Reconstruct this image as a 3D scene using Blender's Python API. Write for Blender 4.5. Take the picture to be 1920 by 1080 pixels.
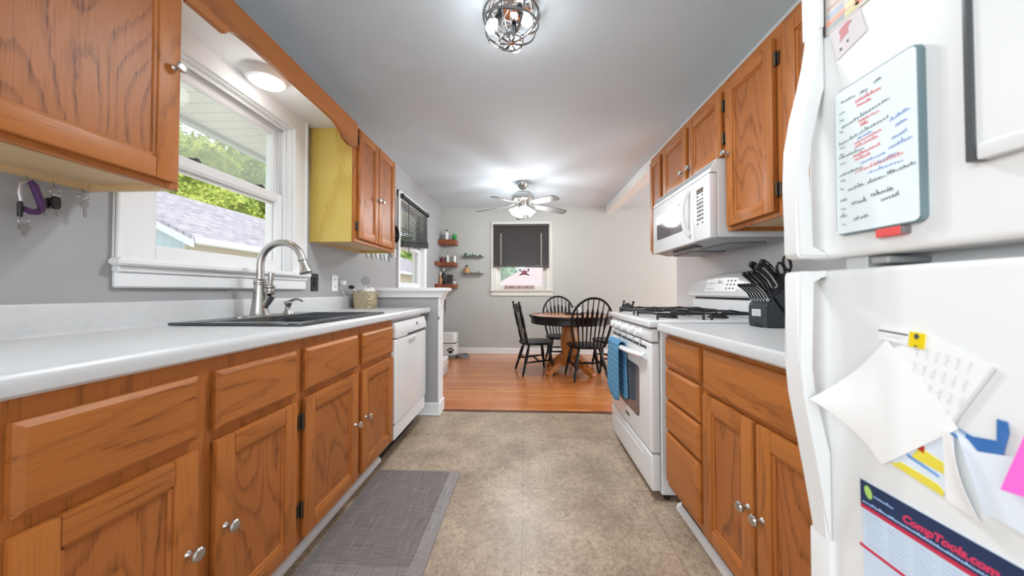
import bpy, bmesh, math, random
import numpy as np
from mathutils import Vector, Matrix, Euler

random.seed(7)
for o in list(bpy.data.objects):
    bpy.data.objects.remove(o, do_unlink=True)
S = bpy.context.scene
COL = S.collection
PI = math.pi

# ------------------------------------------------------------------ camera
cam_d = bpy.data.cameras.new('camera')
cam = bpy.data.objects.new('camera', cam_d)
COL.objects.link(cam)
cam.location = (0, 0, 1.03)
PITCH, YAW = 0.018, math.atan(27 / 610)
cam.rotation_euler = (PI / 2 + PITCH, 0, YAW)
cam_d.sensor_width = 36.0
cam_d.lens = 36.0 * 610 / 1920
cam_d.shift_y = -(540 - 536.5) / 1920
cam_d.clip_start = 0.02
cam_d.clip_end = 200
cam_d.dof.use_dof = True
cam_d.dof.focus_distance = 2.6
cam_d.dof.aperture_fstop = 3.4
S.camera = cam

# ------------------------------------------------------------------ world, sun, exposure
S.view_settings.view_transform = 'Standard'
S.view_settings.look = 'None'
S.view_settings.exposure = 0.42
S.view_settings.gamma = 1.0
W = bpy.data.worlds.new('sky')
S.world = W
W.use_nodes = True
bg = W.node_tree.nodes['Background']
bg.inputs[0].default_value = (0.93, 0.96, 1.0, 1)
bg.inputs[1].default_value = 1.0


def sun_lamp(name, rot, energy, angle, col=(1, 1, 1)):
    d = bpy.data.lights.new(name, 'SUN')
    d.energy = energy
    d.angle = angle
    d.color = col
    o = bpy.data.objects.new(name, d)
    o.rotation_euler = rot
    COL.objects.link(o)
    return o


sun_lamp('sun', (math.radians(38), 0, math.radians(62)), 1.9, 0.03, (1.0, 0.96, 0.9))


def point_lamp(name, loc, energy, r, col, parent=None):
    d = bpy.data.lights.new(name, 'POINT')
    d.energy = energy
    d.shadow_soft_size = r
    d.color = col
    o = bpy.data.objects.new(name, d)
    COL.objects.link(o)
    if parent:
        o.parent = parent
        o.location = Vector(loc) - ORG[parent.name]
    else:
        o.location = loc
    return o



def area_lamp(name, loc, aim, sx, sy, energy, col=(0.93, 0.97, 1.0)):
    d = bpy.data.lights.new(name, 'AREA')
    d.shape = 'RECTANGLE'
    d.size = sx
    d.size_y = sy
    d.energy = energy
    d.color = col
    o = bpy.data.objects.new(name, d)
    o.location = loc
    o.rotation_euler = (Vector(aim) - Vector(loc)).to_track_quat('-Z', 'Y').to_euler()
    COL.objects.link(o)
    return o


# fill lamps added out of view, and the living room windows on the right
area_lamp('rear_fill_light', (-.3, -2.2, 1.25), (.2, 2.4, 1.1), 2.0, 2.0, 20)  # added fill lamp behind the camera, no door is built there
area_lamp('side_fill_light', (-1.62, -.45, 1.55), (1.0, .5, 1.1), 1.25, 1.2, 37)  # added fill lamp outside the unseen left opening
area_lamp('living_room_daylight', (4.6, 4.0, 1.5), (0, 4.2, 1.0), 2.2, 1.6, 75)


def spot_lamp(name, loc, aim, energy, r, col, parent):
    d = bpy.data.lights.new(name, 'SPOT')
    d.energy = energy
    d.spot_size = math.radians(165)
    d.spot_blend = 1.0
    d.shadow_soft_size = r
    d.color = col
    o = bpy.data.objects.new(name, d)
    COL.objects.link(o)
    o.rotation_euler = Vector(aim).to_track_quat('-Z', 'Y').to_euler()
    o.parent = parent
    o.location = Vector(loc) - ORG[parent.name]
    return o


ORG = {}

# ------------------------------------------------------------------ materials


def lin(c):
    return tuple((v / 255 / 12.92) if v / 255 <= 0.04045 else ((v / 255 + 0.055) / 1.055) ** 2.4 for v in c) + (1.0,)


MATS = {}


def nodes_of(m):
    m.use_nodes = True
    return m.node_tree.nodes, m.node_tree.links, m.node_tree.nodes['Principled BSDF']


def mat(name, rgb=(200, 200, 200), rough=0.5, metal=0.0, spec=0.5, coat=0.0, emit=0.0, trans=0.0, alpha=1.0,
        noise=0.0, nscale=8.0, bump=0.0, bscale=60.0, sheen=0.0, emit_rgb=None):
    if name in MATS:
        return MATS[name]
    m = bpy.data.materials.new(name)
    N, L, b = nodes_of(m)
    b.inputs['Base Color'].default_value = lin(rgb)
    b.inputs['Roughness'].default_value = rough
    b.inputs['Metallic'].default_value = metal
    b.inputs['Specular IOR Level'].default_value = spec
    b.inputs['Coat Weight'].default_value = coat
    b.inputs['Coat Roughness'].default_value = 0.1
    b.inputs['Transmission Weight'].default_value = trans
    b.inputs['Sheen Weight'].default_value = sheen
    if emit:
        b.inputs['Emission Color'].default_value = lin(emit_rgb or rgb)
        b.inputs['Emission Strength'].default_value = emit
    if noise or bump:
        tc = N.new('ShaderNodeTexCoord')
    if noise:
        nz = N.new('ShaderNodeTexNoise')
        nz.inputs['Scale'].default_value = nscale
        nz.inputs['Detail'].default_value = 5
        L.new(tc.outputs['Object'], nz.inputs['Vector'])
        r = N.new('ShaderNodeValToRGB')
        a = tuple(max(0, v * (1 - noise)) for v in lin(rgb)[:3]) + (1,)
        c = tuple(min(1, v * (1 + noise)) for v in lin(rgb)[:3]) + (1,)
        r.color_ramp.elements[0].position = 0.3
        r.color_ramp.elements[1].position = 0.7
        r.color_ramp.elements[0].color = a
        r.color_ramp.elements[1].color = c
        L.new(nz.outputs['Fac'], r.inputs['Fac'])
        L.new(r.outputs['Color'], b.inputs['Base Color'])
    if bump:
        n2 = N.new('ShaderNodeTexNoise')
        n2.inputs['Scale'].default_value = bscale
        n2.inputs['Detail'].default_value = 3
        L.new(tc.outputs['Object'], n2.inputs['Vector'])
        bp = N.new('ShaderNodeBump')
        bp.inputs['Strength'].default_value = bump
        bp.inputs['Distance'].default_value = 0.004
        L.new(n2.outputs['Fac'], bp.inputs['Height'])
        L.new(bp.outputs['Normal'], b.inputs['Normal'])
    MATS[name] = m
    return m


def glass(name='window_glass', tint=(1, 1, 1), haze=0.0, gloss=0.03):
    if name in MATS:
        return MATS[name]
    m = bpy.data.materials.new(name)
    m.use_nodes = True
    N, L = m.node_tree.nodes, m.node_tree.links
    N.clear()
    out = N.new('ShaderNodeOutputMaterial')
    t = N.new('ShaderNodeBsdfTransparent')
    t.inputs[0].default_value = tint + (1,)
    g = N.new('ShaderNodeBsdfGlossy')
    g.inputs['Roughness'].default_value = 0.02
    mx = N.new('ShaderNodeMixShader')
    mx.inputs[0].default_value = gloss
    L.new(t.outputs[0], mx.inputs[1])
    L.new(g.outputs[0], mx.inputs[2])
    last = mx
    if haze:
        d = N.new('ShaderNodeBsdfDiffuse')  # pale diffuse mixed in to imitate whitish reflections on the pane
        d.inputs[0].default_value = (0.9, 0.95, 0.95, 1)
        m2 = N.new('ShaderNodeMixShader')
        m2.inputs[0].default_value = haze
        L.new(last.outputs[0], m2.inputs[1])
        L.new(d.outputs[0], m2.inputs[2])
        last = m2
    L.new(last.outputs[0], out.inputs[0])
    MATS[name] = m
    return m


def oak(name, light, dark, axis, ring=9.0, freq=7.0, rough=0.42, seed=0.0, ringmix=0.75, along=0.16):
    """oak with long pores and cathedral grain; axis = the grain direction"""
    if name in MATS:
        return MATS[name]
    m = bpy.data.materials.new(name)
    N, L, b = nodes_of(m)
    tc = N.new('ShaderNodeTexCoord')

    def noise(scale, along, detail, dist=0.0, off=0.0):
        mp = N.new('ShaderNodeMapping')
        s = [scale] * 3
        s['XYZ'.index(axis)] = along
        mp.inputs['Scale'].default_value = s
        mp.inputs['Location'].default_value = (off + seed, off * 2 + seed, off * 3)
        L.new(tc.outputs['Object'], mp.inputs['Vector'])
        n = N.new('ShaderNodeTexNoise')
        n.inputs['Scale'].default_value = 1.0
        n.inputs['Detail'].default_value = detail
        n.inputs['Distortion'].default_value = dist
        L.new(mp.outputs[0], n.inputs['Vector'])
        return n.outputs['Fac']

    def math_(op, a, bb):
        n = N.new('ShaderNodeMath')
        n.operation = op
        for i, v in enumerate((a, bb)):
            if isinstance(v, (int, float)):
                n.inputs[i].default_value = v
            else:
                L.new(v, n.inputs[i])
        return n.outputs[0]

    def ramp(v, p0, c0, p1, c1):
        r = N.new('ShaderNodeValToRGB')
        r.color_ramp.elements[0].position = p0
        r.color_ramp.elements[0].color = (c0, c0, c0, 1)
        r.color_ramp.elements[1].position = p1
        r.color_ramp.elements[1].color = (c1, c1, c1, 1)
        L.new(v, r.inputs['Fac'])
        return r.outputs['Color']

    base = noise(freq, freq * along, 1.5, 0.15)
    wig = noise(75, 22, 2.0, 0.0, 3.0)
    v = math_('ADD', math_('MULTIPLY', base, ring), math_('MULTIPLY', wig, 0.45))
    fr = math_('FRACT', v, 0)
    rings = ramp(fr, 0.02, 1.0, 0.34, 0.0)
    rise = ramp(fr, 0.92, 0.0, 1.0, 1.0)
    rg = math_('MAXIMUM', rings, rise)
    pores = ramp(noise(330, 9, 2.0, 0.0, 7.0), 0.52, 0.0, 0.66, 1.0)
    broad = ramp(noise(5, 1.0, 3.0, 0.0, 1.0), 0.3, 0.0, 0.75, 1.0)
    f = math_('MULTIPLY', rg, math_('ADD', math_('MULTIPLY', pores, 0.55), 0.45))
    f = math_('ADD', math_('MULTIPLY', f, ringmix), math_('MULTIPLY', pores, 0.2))
    f = math_('ADD', f, math_('MULTIPLY', broad, 0.22))
    mx = N.new('ShaderNodeMix')
    mx.data_type = 'RGBA'
    mx.clamp_factor = True
    L.new(f, mx.inputs[0])
    mx.inputs[6].default_value = lin(light)
    mx.inputs[7].default_value = lin(dark)
    L.new(mx.outputs[2], b.inputs['Base Color'])
    b.inputs['Roughness'].default_value = rough
    b.inputs['Specular IOR Level'].default_value = 0.4
    bp = N.new('ShaderNodeBump')
    bp.inputs['Strength'].default_value = 0.12
    bp.inputs['Distance'].default_value = 0.002
    L.new(pores, bp.inputs['Height'])
    bp.invert = True
    L.new(bp.outputs['Normal'], b.inputs['Normal'])
    MATS[name] = m
    return m


def ramp_mat(name, build, rough=0.5, spec=0.5, coat=0.0):
    """material whose colour comes from build(N, L, texcoord) -> socket"""
    if name in MATS:
        return MATS[name]
    m = bpy.data.materials.new(name)
    N, L, b = nodes_of(m)
    tc = N.new('ShaderNodeTexCoord')
    L.new(build(N, L, tc), b.inputs['Base Color'])
    b.inputs['Roughness'].default_value = rough
    b.inputs['Specular IOR Level'].default_value = spec
    b.inputs['Coat Weight'].default_value = coat
    b.inputs['Coat Roughness'].default_value = 0.27
    MATS[name] = m
    return m


def _ramp(N, L, v, stops):
    r = N.new('ShaderNodeValToRGB')
    e = r.color_ramp.elements
    while len(e) < len(stops):
        e.new(0.5)
    for i, (p, c) in enumerate(stops):
        e[i].position = p
        e[i].color = lin(c)
    L.new(v, r.inputs['Fac'])
    return r.outputs['Color']


def _noise(N, L, tc, scale, detail=4, vec=(1, 1, 1), dist=0.0):
    mp = N.new('ShaderNodeMapping')
    mp.inputs['Scale'].default_value = vec
    L.new(tc.outputs['Object'], mp.inputs['Vector'])
    n = N.new('ShaderNodeTexNoise')
    n.inputs['Scale'].default_value = scale
    n.inputs['Detail'].default_value = detail
    n.inputs['Distortion'].default_value = dist
    L.new(mp.outputs[0], n.inputs['Vector'])
    return n.outputs['Fac']


def _mix(N, L, f, a, b, blend='MIX'):
    m = N.new('ShaderNodeMix')
    m.data_type = 'RGBA'
    m.blend_type = blend
    for i, v in ((0, f), (6, a), (7, b)):
        if isinstance(v, (int, float)):
            m.inputs[i].default_value = v
        elif isinstance(v, tuple):
            m.inputs[i].default_value = lin(v)
        else:
            L.new(v, m.inputs[i])
    return m.outputs[2]


def _brick(N, L, tc, w, h, mortar, c1, c2, cm, rot=0.0, off=0.5, loc=(0, 0, 0), vecrot=None):
    mp = N.new('ShaderNodeMapping')
    mp.inputs['Rotation'].default_value = vecrot or (0, 0, rot)
    mp.inputs['Location'].default_value = loc
    L.new(tc.outputs['Object'], mp.inputs['Vector'])
    b = N.new('ShaderNodeTexBrick')
    b.offset = off
    b.inputs['Scale'].default_value = 1.0
    b.inputs['Brick Width'].default_value = w
    b.inputs['Row Height'].default_value = h
    b.inputs['Mortar Size'].default_value = mortar
    b.inputs['Mortar Smooth'].default_value = 0.2
    b.inputs['Color1'].default_value = lin(c1)
    b.inputs['Color2'].default_value = lin(c2)
    b.inputs['Mortar'].default_value = lin(cm)
    L.new(mp.outputs[0], b.inputs['Vector'])
    return b.outputs['Color']


def vinyl(N, L, tc):
    a = _ramp(N, L, _noise(N, L, tc, 46, 9, dist=1.5), [(0.28, (152, 131, 110)), (0.45, (184, 163, 141)), (0.6, (200, 180, 158)), (0.76, (214, 197, 178))])
    c = _ramp(N, L, _noise(N, L, tc, 4, 3), [(0.3, (205, 200, 196)), (0.7, (255, 255, 255))])
    col = _mix(N, L, 1.0, a, c, 'MULTIPLY')
    t = _brick(N, L, tc, 0.61, 0.61, 0.0022, (255, 255, 255), (250, 249, 247), (212, 208, 204), off=0.0, loc=(0.02, 0.1, 0))
    return _mix(N, L, 1.0, col, t, 'MULTIPLY')


def hardwood(N, L, tc):
    br = _brick(N, L, tc, 0.9, 0.057, 0.0012, (238, 156, 84), (214, 124, 58), (140, 72, 34), off=0.37)
    g = _ramp(N, L, _noise(N, L, tc, 1.0, 4, (3.5, 110, 1), 0.4), [(0.25, (188, 170, 160)), (0.7, (255, 255, 255))])
    return _mix(N, L, 1.0, br, g, 'MULTIPLY')


def shingle(N, L, tc):
    br = _brick(N, L, tc, 0.3, 0.14, 0.012, (206, 204, 214), (178, 176, 188), (150, 148, 160), vecrot=(0, 0, PI / 2))
    g = _ramp(N, L, _noise(N, L, tc, 9, 5), [(0.3, (210, 208, 214)), (0.7, (255, 255, 255))])
    return _mix(N, L, 1.0, br, g, 'MULTIPLY')


def mottle(c, d, sc=14):
    def f(N, L, tc):
        return _ramp(N, L, _noise(N, L, tc, sc, 5), [(0.3, c), (0.7, d)])
    return f


def siding(c, line, pitch, axis, width=0.06):
    def f(N, L, tc):
        sx = N.new('ShaderNodeSeparateXYZ')
        L.new(tc.outputs['Object'], sx.inputs[0])
        m1 = N.new('ShaderNodeMath')
        m1.operation = 'DIVIDE'
        L.new(sx.outputs[axis], m1.inputs[0])
        m1.inputs[1].default_value = pitch
        fr = N.new('ShaderNodeMath')
        fr.operation = 'FRACT'
        L.new(m1.outputs[0], fr.inputs[0])
        return _ramp(N, L, fr.outputs[0], [(0.0, line), (width, line), (width + 0.03, c), (1.0, c)])
    return f


def checks(c, line):
    def f(N, L, tc):
        a = siding(c, line, 0.035, 2, 0.07)(N, L, tc)
        b = siding((255, 255, 255), (225, 235, 240), 0.03, 1, 0.07)(N, L, tc)
        n = _ramp(N, L, _noise(N, L, tc, 320, 2), [(0.3, (200, 210, 218)), (0.7, (255, 255, 255))])
        return _mix(N, L, 1.0, _mix(N, L, 1.0, a, b, 'MULTIPLY'), n, 'MULTIPLY')
    return f


def weave(c, d):
    def f(N, L, tc):
        a = _noise(N, L, tc, 1.0, 3, (260, 8, 1))
        b = _noise(N, L, tc, 1.0, 3, (8, 260, 1))
        s = N.new('ShaderNodeMath')
        s.operation = 'ADD'
        L.new(a, s.inputs[0])
        L.new(b, s.inputs[1])
        h = N.new('ShaderNodeMath')
        h.operation = 'MULTIPLY'
        L.new(s.outputs[0], h.inputs[0])
        h.inputs[1].default_value = 0.5
        return _ramp(N, L, h.outputs[0], [(0.38, c), (0.62, d)])
    return f


OAKL, OAKD = (184, 112, 52), (108, 58, 20)
oak_z = lambda: oak('oak_upright', OAKL, OAKD, 'Z', 7, 7, seed=1.3, ringmix=.55)
oak_y = lambda: oak('oak_level', OAKL, OAKD, 'Y', 7, 7, seed=2.1, ringmix=.5)
oak_p = lambda: oak('oak_panel', (176, 106, 52), (102, 54, 22), 'Z', 17, 4.4, seed=4.2, ringmix=.8, along=.24)
oak_x = lambda: oak('oak_crosswise', OAKL, OAKD, 'X', 7, 7, seed=2.7, ringmix=.4)
maple = lambda: oak('maple_underside', (212, 182, 140), (186, 150, 104), 'Y', 5, 5, seed=8)
yellow_ply = lambda: oak('yellow_varnished_ply', (216, 190, 102), (190, 150, 58), 'Z', 6, 4.0, rough=0.25, seed=3.3)
nickel = lambda: mat('brushed_nickel', (190, 188, 184), 0.28, 1.0)
bronze = lambda: mat('dark_bronze', (84, 76, 64), 0.38, 0.8)
chrome = lambda: mat('chrome', (225, 225, 228), 0.08, 1.0)
white_paint = lambda: mat('white_gloss_paint', (236, 237, 238), 0.35)
white_enamel = lambda: mat('white_enamel', (230, 231, 232), 0.22, coat=0.3)
white_plastic = lambda: mat('white_plastic', (238, 238, 236), 0.35)
black_plastic = lambda: mat('black_plastic', (22, 22, 24), 0.4)
black_gloss = lambda: mat('black_gloss', (12, 12, 13), 0.15)
black_paint = lambda: mat('black_furniture_paint', (11, 10, 10), 0.38, spec=.35)
laminate = lambda: mat('white_laminate', (204, 205, 206), 0.34, noise=0.03, nscale=30)
grey_wall = lambda: mat('grey_wall_paint', (165, 165, 166), 0.6, noise=0.02, nscale=3, bump=0.05, bscale=220)
greige_wall = lambda: mat('greige_wall_paint', (186, 187, 182), 0.6, noise=0.015, nscale=3, bump=0.05, bscale=220)
ceil_paint = lambda: mat('ceiling_paint', (205, 216, 224), 0.7, noise=0.02, nscale=2.5, bump=0.06, bscale=150)
shelf_wood = lambda: oak('brown_shelf_wood', (142, 80, 50), (92, 46, 28), 'X', 5, 6)
dark_metal = lambda: mat('dark_metal', (60, 62, 66), 0.35, 0.8)

# ------------------------------------------------------------------ mesh builder


class MB:
    def __init__(s):
        s.bm = bmesh.new()
        s.M = Matrix.Identity(4)

    def _v(s, p):
        return s.bm.verts.new(s.M @ Vector(p))

    def face(s, pts, m=0):
        f = s.bm.faces.new([s._v(p) for p in pts])
        f.material_index = m
        return f

    def box(s, x0, x1, y0, y1, z0, z1, m=0, bev=0.0, seg=1):
        P = [(x0, y0, z0), (x1, y0, z0), (x1, y1, z0), (x0, y1, z0), (x0, y0, z1), (x1, y0, z1), (x1, y1, z1), (x0, y1, z1)]
        v = [s._v(p) for p in P]
        fs = [s.bm.faces.new([v[i] for i in q]) for q in ((3, 2, 1, 0), (4, 5, 6, 7), (0, 1, 5, 4), (1, 2, 6, 5), (2, 3, 7, 6), (3, 0, 4, 7))]
        for f in fs:
            f.material_index = m
        if bev:
            es = list({e for f in fs for e in f.edges})
            r = bmesh.ops.bevel(s.bm, geom=es, offset=bev, segments=seg, affect='EDGES', profile=0.6)
            for f in r['faces']:
                f.material_index = m
        return s

    def prism(s, poly, axis, lo, hi, m=0, bev=0.0, seg=2):
        def mk(a, b, h):
            return {'X': (h, a, b), 'Y': (a, h, b), 'Z': (a, b, h)}[axis]
        A = [s._v(mk(a, b, lo)) for a, b in poly]
        B = [s._v(mk(a, b, hi)) for a, b in poly]
        n = len(poly)
        fs = [s.bm.faces.new(A[::-1]), s.bm.faces.new(B)]
        for i in range(n):
            fs.append(s.bm.faces.new((A[i], A[(i + 1) % n], B[(i + 1) % n], B[i])))
        for f in fs:
            f.material_index = m
        if bev:
            es = list({e for f in fs[:2] for e in f.edges})
            r = bmesh.ops.bevel(s.bm, geom=es, offset=bev, segments=seg, affect='EDGES')
            for f in r['faces']:
                f.material_index = m
        return s

    def tube(s, pts, r, n=8, m=0, closed=False, flat=1.0):
        P = [Vector(p) for p in pts]
        k = len(P)
        R = r if isinstance(r, (list, tuple)) else [r] * k
        T = []
        for i in range(k):
            a = P[(i - 1) % k] if (closed or i) else P[i]
            b = P[(i + 1) % k] if (closed or i < k - 1) else P[i]
            t = (b - a)
            T.append(t.normalized() if t.length > 1e-9 else Vector((0, 0, 1)))
        up = Vector((0, 0, 1)) if abs(T[0].z) < 0.9 else Vector((0, 1, 0))
        nrm = (up - T[0] * up.dot(T[0])).normalized()
        rings = []
        for i in range(k):
            if i:
                nrm = (nrm - T[i] * nrm.dot(T[i]))
                nrm = nrm.normalized() if nrm.length > 1e-6 else T[i].orthogonal().normalized()
            bi = T[i].cross(nrm)
            rings.append([s._v(P[i] + (nrm * math.cos(2 * PI * j / n) * flat + bi * math.sin(2 * PI * j / n)) * R[i]) for j in range(n)])
        cnt = k if closed else k - 1
        for i in range(cnt):
            a, b = rings[i], rings[(i + 1) % k]
            for j in range(n):
                f = s.bm.faces.new((a[j], a[(j + 1) % n], b[(j + 1) % n], b[j]))
                f.material_index = m
        if not closed:
            for q in (rings[0][::-1], rings[-1]):
                f = s.bm.faces.new(q)
                f.material_index = m
        return s

    def cyl(s, p0, p1, r0, r1=None, n=16, m=0):
        return s.tube([p0, p1], [r0, r0 if r1 is None else r1], n, m)

    def lathe(s, prof, o, ax=(0, 0, 1), n=24, m=0, caps=True):
        ax = Vector(ax).normalized()
        u = ax.orthogonal().normalized()
        w = ax.cross(u)
        o = Vector(o)
        rings = []
        for r, h in prof:
            if r < 1e-6:
                rings.append([s._v(o + ax * h)])
            else:
                rings.append([s._v(o + ax * h + (u * math.cos(2 * PI * j / n) + w * math.sin(2 * PI * j / n)) * r) for j in range(n)])
        for a, b in zip(rings, rings[1:]):
            for j in range(n):
                q = []
                for v in (a[j % len(a)], a[(j + 1) % len(a)], b[(j + 1) % len(b)], b[j % len(b)]):
                    if v not in q:
                        q.append(v)
                if len(q) > 2:
                    f = s.bm.faces.new(q)
                    f.material_index = m
        if caps:
            if len(rings[0]) > 2:
                s.bm.faces.new(rings[0][::-1]).material_index = m
            if len(rings[-1]) > 2:
                s.bm.faces.new(rings[-1]).material_index = m
        return s

    def ell(s, c, r, m=0, n=16):
        prof = [(math.sin(PI * i / 10), -math.cos(PI * i / 10)) for i in range(11)]
        M0 = s.M
        s.M = M0 @ Matrix.Translation(c) @ Matrix.Diagonal((r[0], r[1], r[2], 1))
        s.lathe(prof, (0, 0, 0), n=n, m=m, caps=False)
        s.M = M0
        return s

    def grid(s, fn, nu, nv, m=0):
        V = [[s._v(fn(i / nu, j / nv)) for j in range(nv + 1)] for i in range(nu + 1)]
        for i in range(nu):
            for j in range(nv):
                s.bm.faces.new((V[i][j], V[i + 1][j], V[i + 1][j + 1], V[i][j + 1])).material_index = m
        return s

    def build(s, name, mats, parent=None, smooth=35, kind=None, solid=0.0, **props):
        me = bpy.data.meshes.new(name)
        s.bm.normal_update()
        bmesh.ops.recalc_face_normals(s.bm, faces=s.bm.faces[:])
        if parent is not None:
            org = ORG[parent.name]
        elif 'at' in props:
            org = Vector(props.pop('at'))
        else:
            co = [v.co for v in s.bm.verts]
            xs, ys, zs = zip(*co)
            org = Vector(((min(xs) + max(xs)) / 2, (min(ys) + max(ys)) / 2, min(zs)))
        bmesh.ops.translate(s.bm, verts=s.bm.verts[:], vec=-org)
        s.bm.to_mesh(me)
        s.bm.free()
        if smooth:
            me.shade_smooth()
            me.set_sharp_from_angle(angle=math.radians(smooth))
        for q in (mats if isinstance(mats, (list, tuple)) else [mats]):
            me.materials.append(q)
        o = bpy.data.objects.new(name, me)
        COL.objects.link(o)
        if parent is not None:
            o.parent = parent
        else:
            o.location = org
        ORG[o.name] = org
        if solid:
            md = o.modifiers.new('solid', 'SOLIDIFY')
            md.thickness = solid
            md.offset = 0
        if kind:
            o['kind'] = kind
        for k, v in props.items():
            o[k] = v
        return o


def thing(name, label, cat, loc, group=None):
    o = bpy.data.objects.new(name, None)
    COL.objects.link(o)
    o.location = loc
    o.empty_display_size = 0.1
    ORG[o.name] = Vector(loc)
    o['label'] = label
    o['category'] = cat
    if group:
        o['group'] = group
    return o


def tag(o, label, cat, group=None):
    o['label'] = label
    o['category'] = cat
    if group:
        o['group'] = group
    return o


def copy_tree(o, parent=None):
    c = o.copy()
    COL.objects.link(c)
    if parent is not None:
        c.parent = parent
    ORG[c.name] = ORG[o.name]
    for ch in list(o.children):
        copy_tree(ch, c)
    return c


def one(name, mb, mats, label, cat, group=None, **k):
    return tag(mb.build(name, mats, **k), label, cat, group)


def text_into(mb, body, size, place, m=0, depth=0.0004, shear=0.0, bold=0.0):
    """adds lettering to a mesh; place(u, v, w) maps letter space to the world"""
    cu = bpy.data.curves.new('lettering', 'FONT')
    cu.body = body
    cu.size = size
    cu.shear = shear
    cu.extrude = depth
    cu.offset = bold
    ob = bpy.data.objects.new('lettering', cu)
    COL.objects.link(ob)
    dg = bpy.context.evaluated_depsgraph_get()
    me = bpy.data.meshes.new_from_object(ob.evaluated_get(dg))
    vs = [mb._v(place(*v.co)) for v in me.vertices]
    for p in me.polygons:
        try:
            f = mb.bm.faces.new([vs[i] for i in p.vertices])
            f.material_index = m
        except ValueError:
            pass
    bpy.data.objects.remove(ob, do_unlink=True)
    bpy.data.curves.remove(cu)
    bpy.data.meshes.remove(me)


def rrect(x0, x1, y0, y1, r, n=5):
    out = []
    for cx, cy, a0 in ((x1 - r, y1 - r, 0), (x0 + r, y1 - r, 90), (x0 + r, y0 + r, 180), (x1 - r, y0 + r, 270)):
        for i in range(n + 1):
            a = math.radians(a0 + 90 * i / n)
            out.append((cx + r * math.cos(a), cy + r * math.sin(a)))
    return out


# ------------------------------------------------------------------ the room
XL, XR, YB, ZC = -1.435, 1.32, 5.42, 2.45
YN = -2.4
b = MB(); b.box(XL - .15, XR + .12, YN, 2.82, -.1, 0)
b.build('floor', ramp_mat('tan_vinyl_tile', vinyl, 0.42, 0.5, 0.35), kind='structure', at=(0, 0, 0))
b = MB(); b.box(XL - .15, 5.0, 2.82, YB + .15, -.1, 0)
b.build('floor_dining', ramp_mat('orange_hardwood', hardwood, 0.24, 0.5, 0.6), kind='structure', at=(0, 0, 0))
b = MB(); b.box(XR + .12, 5.0, YN, 2.82, -.1, 0)
b.build('floor_living', ramp_mat('orange_hardwood', hardwood, 0.2, 0.5), kind='structure', at=(0, 0, 0))
b = MB(); b.box(-.74, XR, 2.80, 2.84, 0, .006, bev=.003)
b.build('trim_1', mat('threshold_wood', (96, 54, 30), 0.4), kind='structure')
b = MB(); b.box(XL - .15, 5.0, YN, YB + .15, ZC, ZC + .12)
b.build('ceiling', ceil_paint(), kind='structure', at=(0, 0, ZC))


def wall_with_holes(name, axis, p0, p1, a0, a1, z1, holes, material):
    """axis 'X': wall slab between x=p0..p1, running along y from a0 to a1"""
    m = MB()

    def put(a, bb, z0, zz):
        if bb - a > 1e-4 and zz - z0 > 1e-4:
            if axis == 'X':
                m.box(p0, p1, a, bb, z0, zz)
            else:
                m.box(a, bb, p0, p1, z0, zz)
    cur = a0
    for h0, h1, z0, zz in holes:
        put(cur, h0, 0, z1)
        put(h0, h1, 0, z0)
        put(h0, h1, zz, z1)
        cur = h1
    put(cur, a1, 0, z1)
    return m.build(name, material, kind='structure')


W1 = (1.165, 1.925, 1.14, 2.035)
W2 = (3.60, 4.47, 1.07, 2.10)
W4 = (-1.05, .10, .98, 2.09)  # opening added out of view for the side fill lamp
W3 = (-.505, .345, 1.06, 2.115)
wall_with_holes('wall_left', 'X', XL - .15, XL, YN, YB, ZC, [W4, W1, W2], grey_wall())
wall_with_holes('wall_back', 'Y', YB, YB + .15, XL - .15, 5.0, ZC, [W3], greige_wall())
b = MB(); b.box(XR, XR + .12, YN, 2.92, 0, ZC)
b.build('wall_right', mat('pale_gloss_wall_paint', (222, 223, 225), .35), kind='structure')
# half wall between kitchen and dining room with its cap
b = MB(); b.box(XL, -.742, 2.715, 2.84, 0, 1.0)
b.build('wall_half', grey_wall(), kind='structure')
b = MB()
b.box(XL, -.668, 2.672, 2.885, 1.038, 1.066, bev=.006, seg=2)
prof = [(2.715, .985), (2.700, .985), (2.698, 1.0), (2.690, 1.02), (2.680, 1.038), (2.715, 1.038)]
b.prism(prof, 'X', XL, -.71)
b.prism([(5.555 - y, z) for y, z in prof], 'X', XL, -.71)
b.prism([(-.742, .80), (-.733, .80), (-.73, .90), (-.722, .96), (-.70, 1.01), (-.678, 1.038), (-.742, 1.038)], 'Y', 2.712, 2.843)
b.box(-.742, -.733, 2.712, 2.843, .1, .82)
b.build('trim_2', white_paint(), kind='structure')
b = MB()
b.box(XL, -.725, 2.697, 2.715, 0, .105, bev=.004)
b.box(-.742, -.724, 2.70, 2.86, 0, .105, bev=.004)
b.box(XL, -.715, 2.689, 2.699, 0, .018, bev=.004)
b.build('baseboard_half', white_paint(), kind='structure')
b = MB(); b.box(XL, 5.0, YB - .016, YB, 0, .10, bev=.004); b.build('baseboard_back', white_paint(), kind='structure')
b = MB(); b.box(XL, XL + .016, 2.86, YB - .016, 0, .10, bev=.004); b.build('baseboard_left', white_paint(), kind='structure')
b = MB(); b.box(XR, XR + .13, 2.92, YB, 2.335, ZC); b.build('trim_3', mat('beam_paint', (226, 226, 224), 0.5), kind='structure')
# quarter round along the toe kicks
b = MB(); b.prism([(-.905, 0), (-.885, 0), (-.888, .014), (-.896, .024), (-.905, .028)], 'Y', .1, 1.965)
b.build('baseboard_toe', white_paint(), kind='structure')
b = MB(); b.prism([(.735, 0), (.712, 0), (.715, .016), (.724, .027), (.735, .031)], 'Y', .6, 1.60, bev=0)
b.build('baseboard_toe_right', white_paint(), kind='structure')
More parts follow.
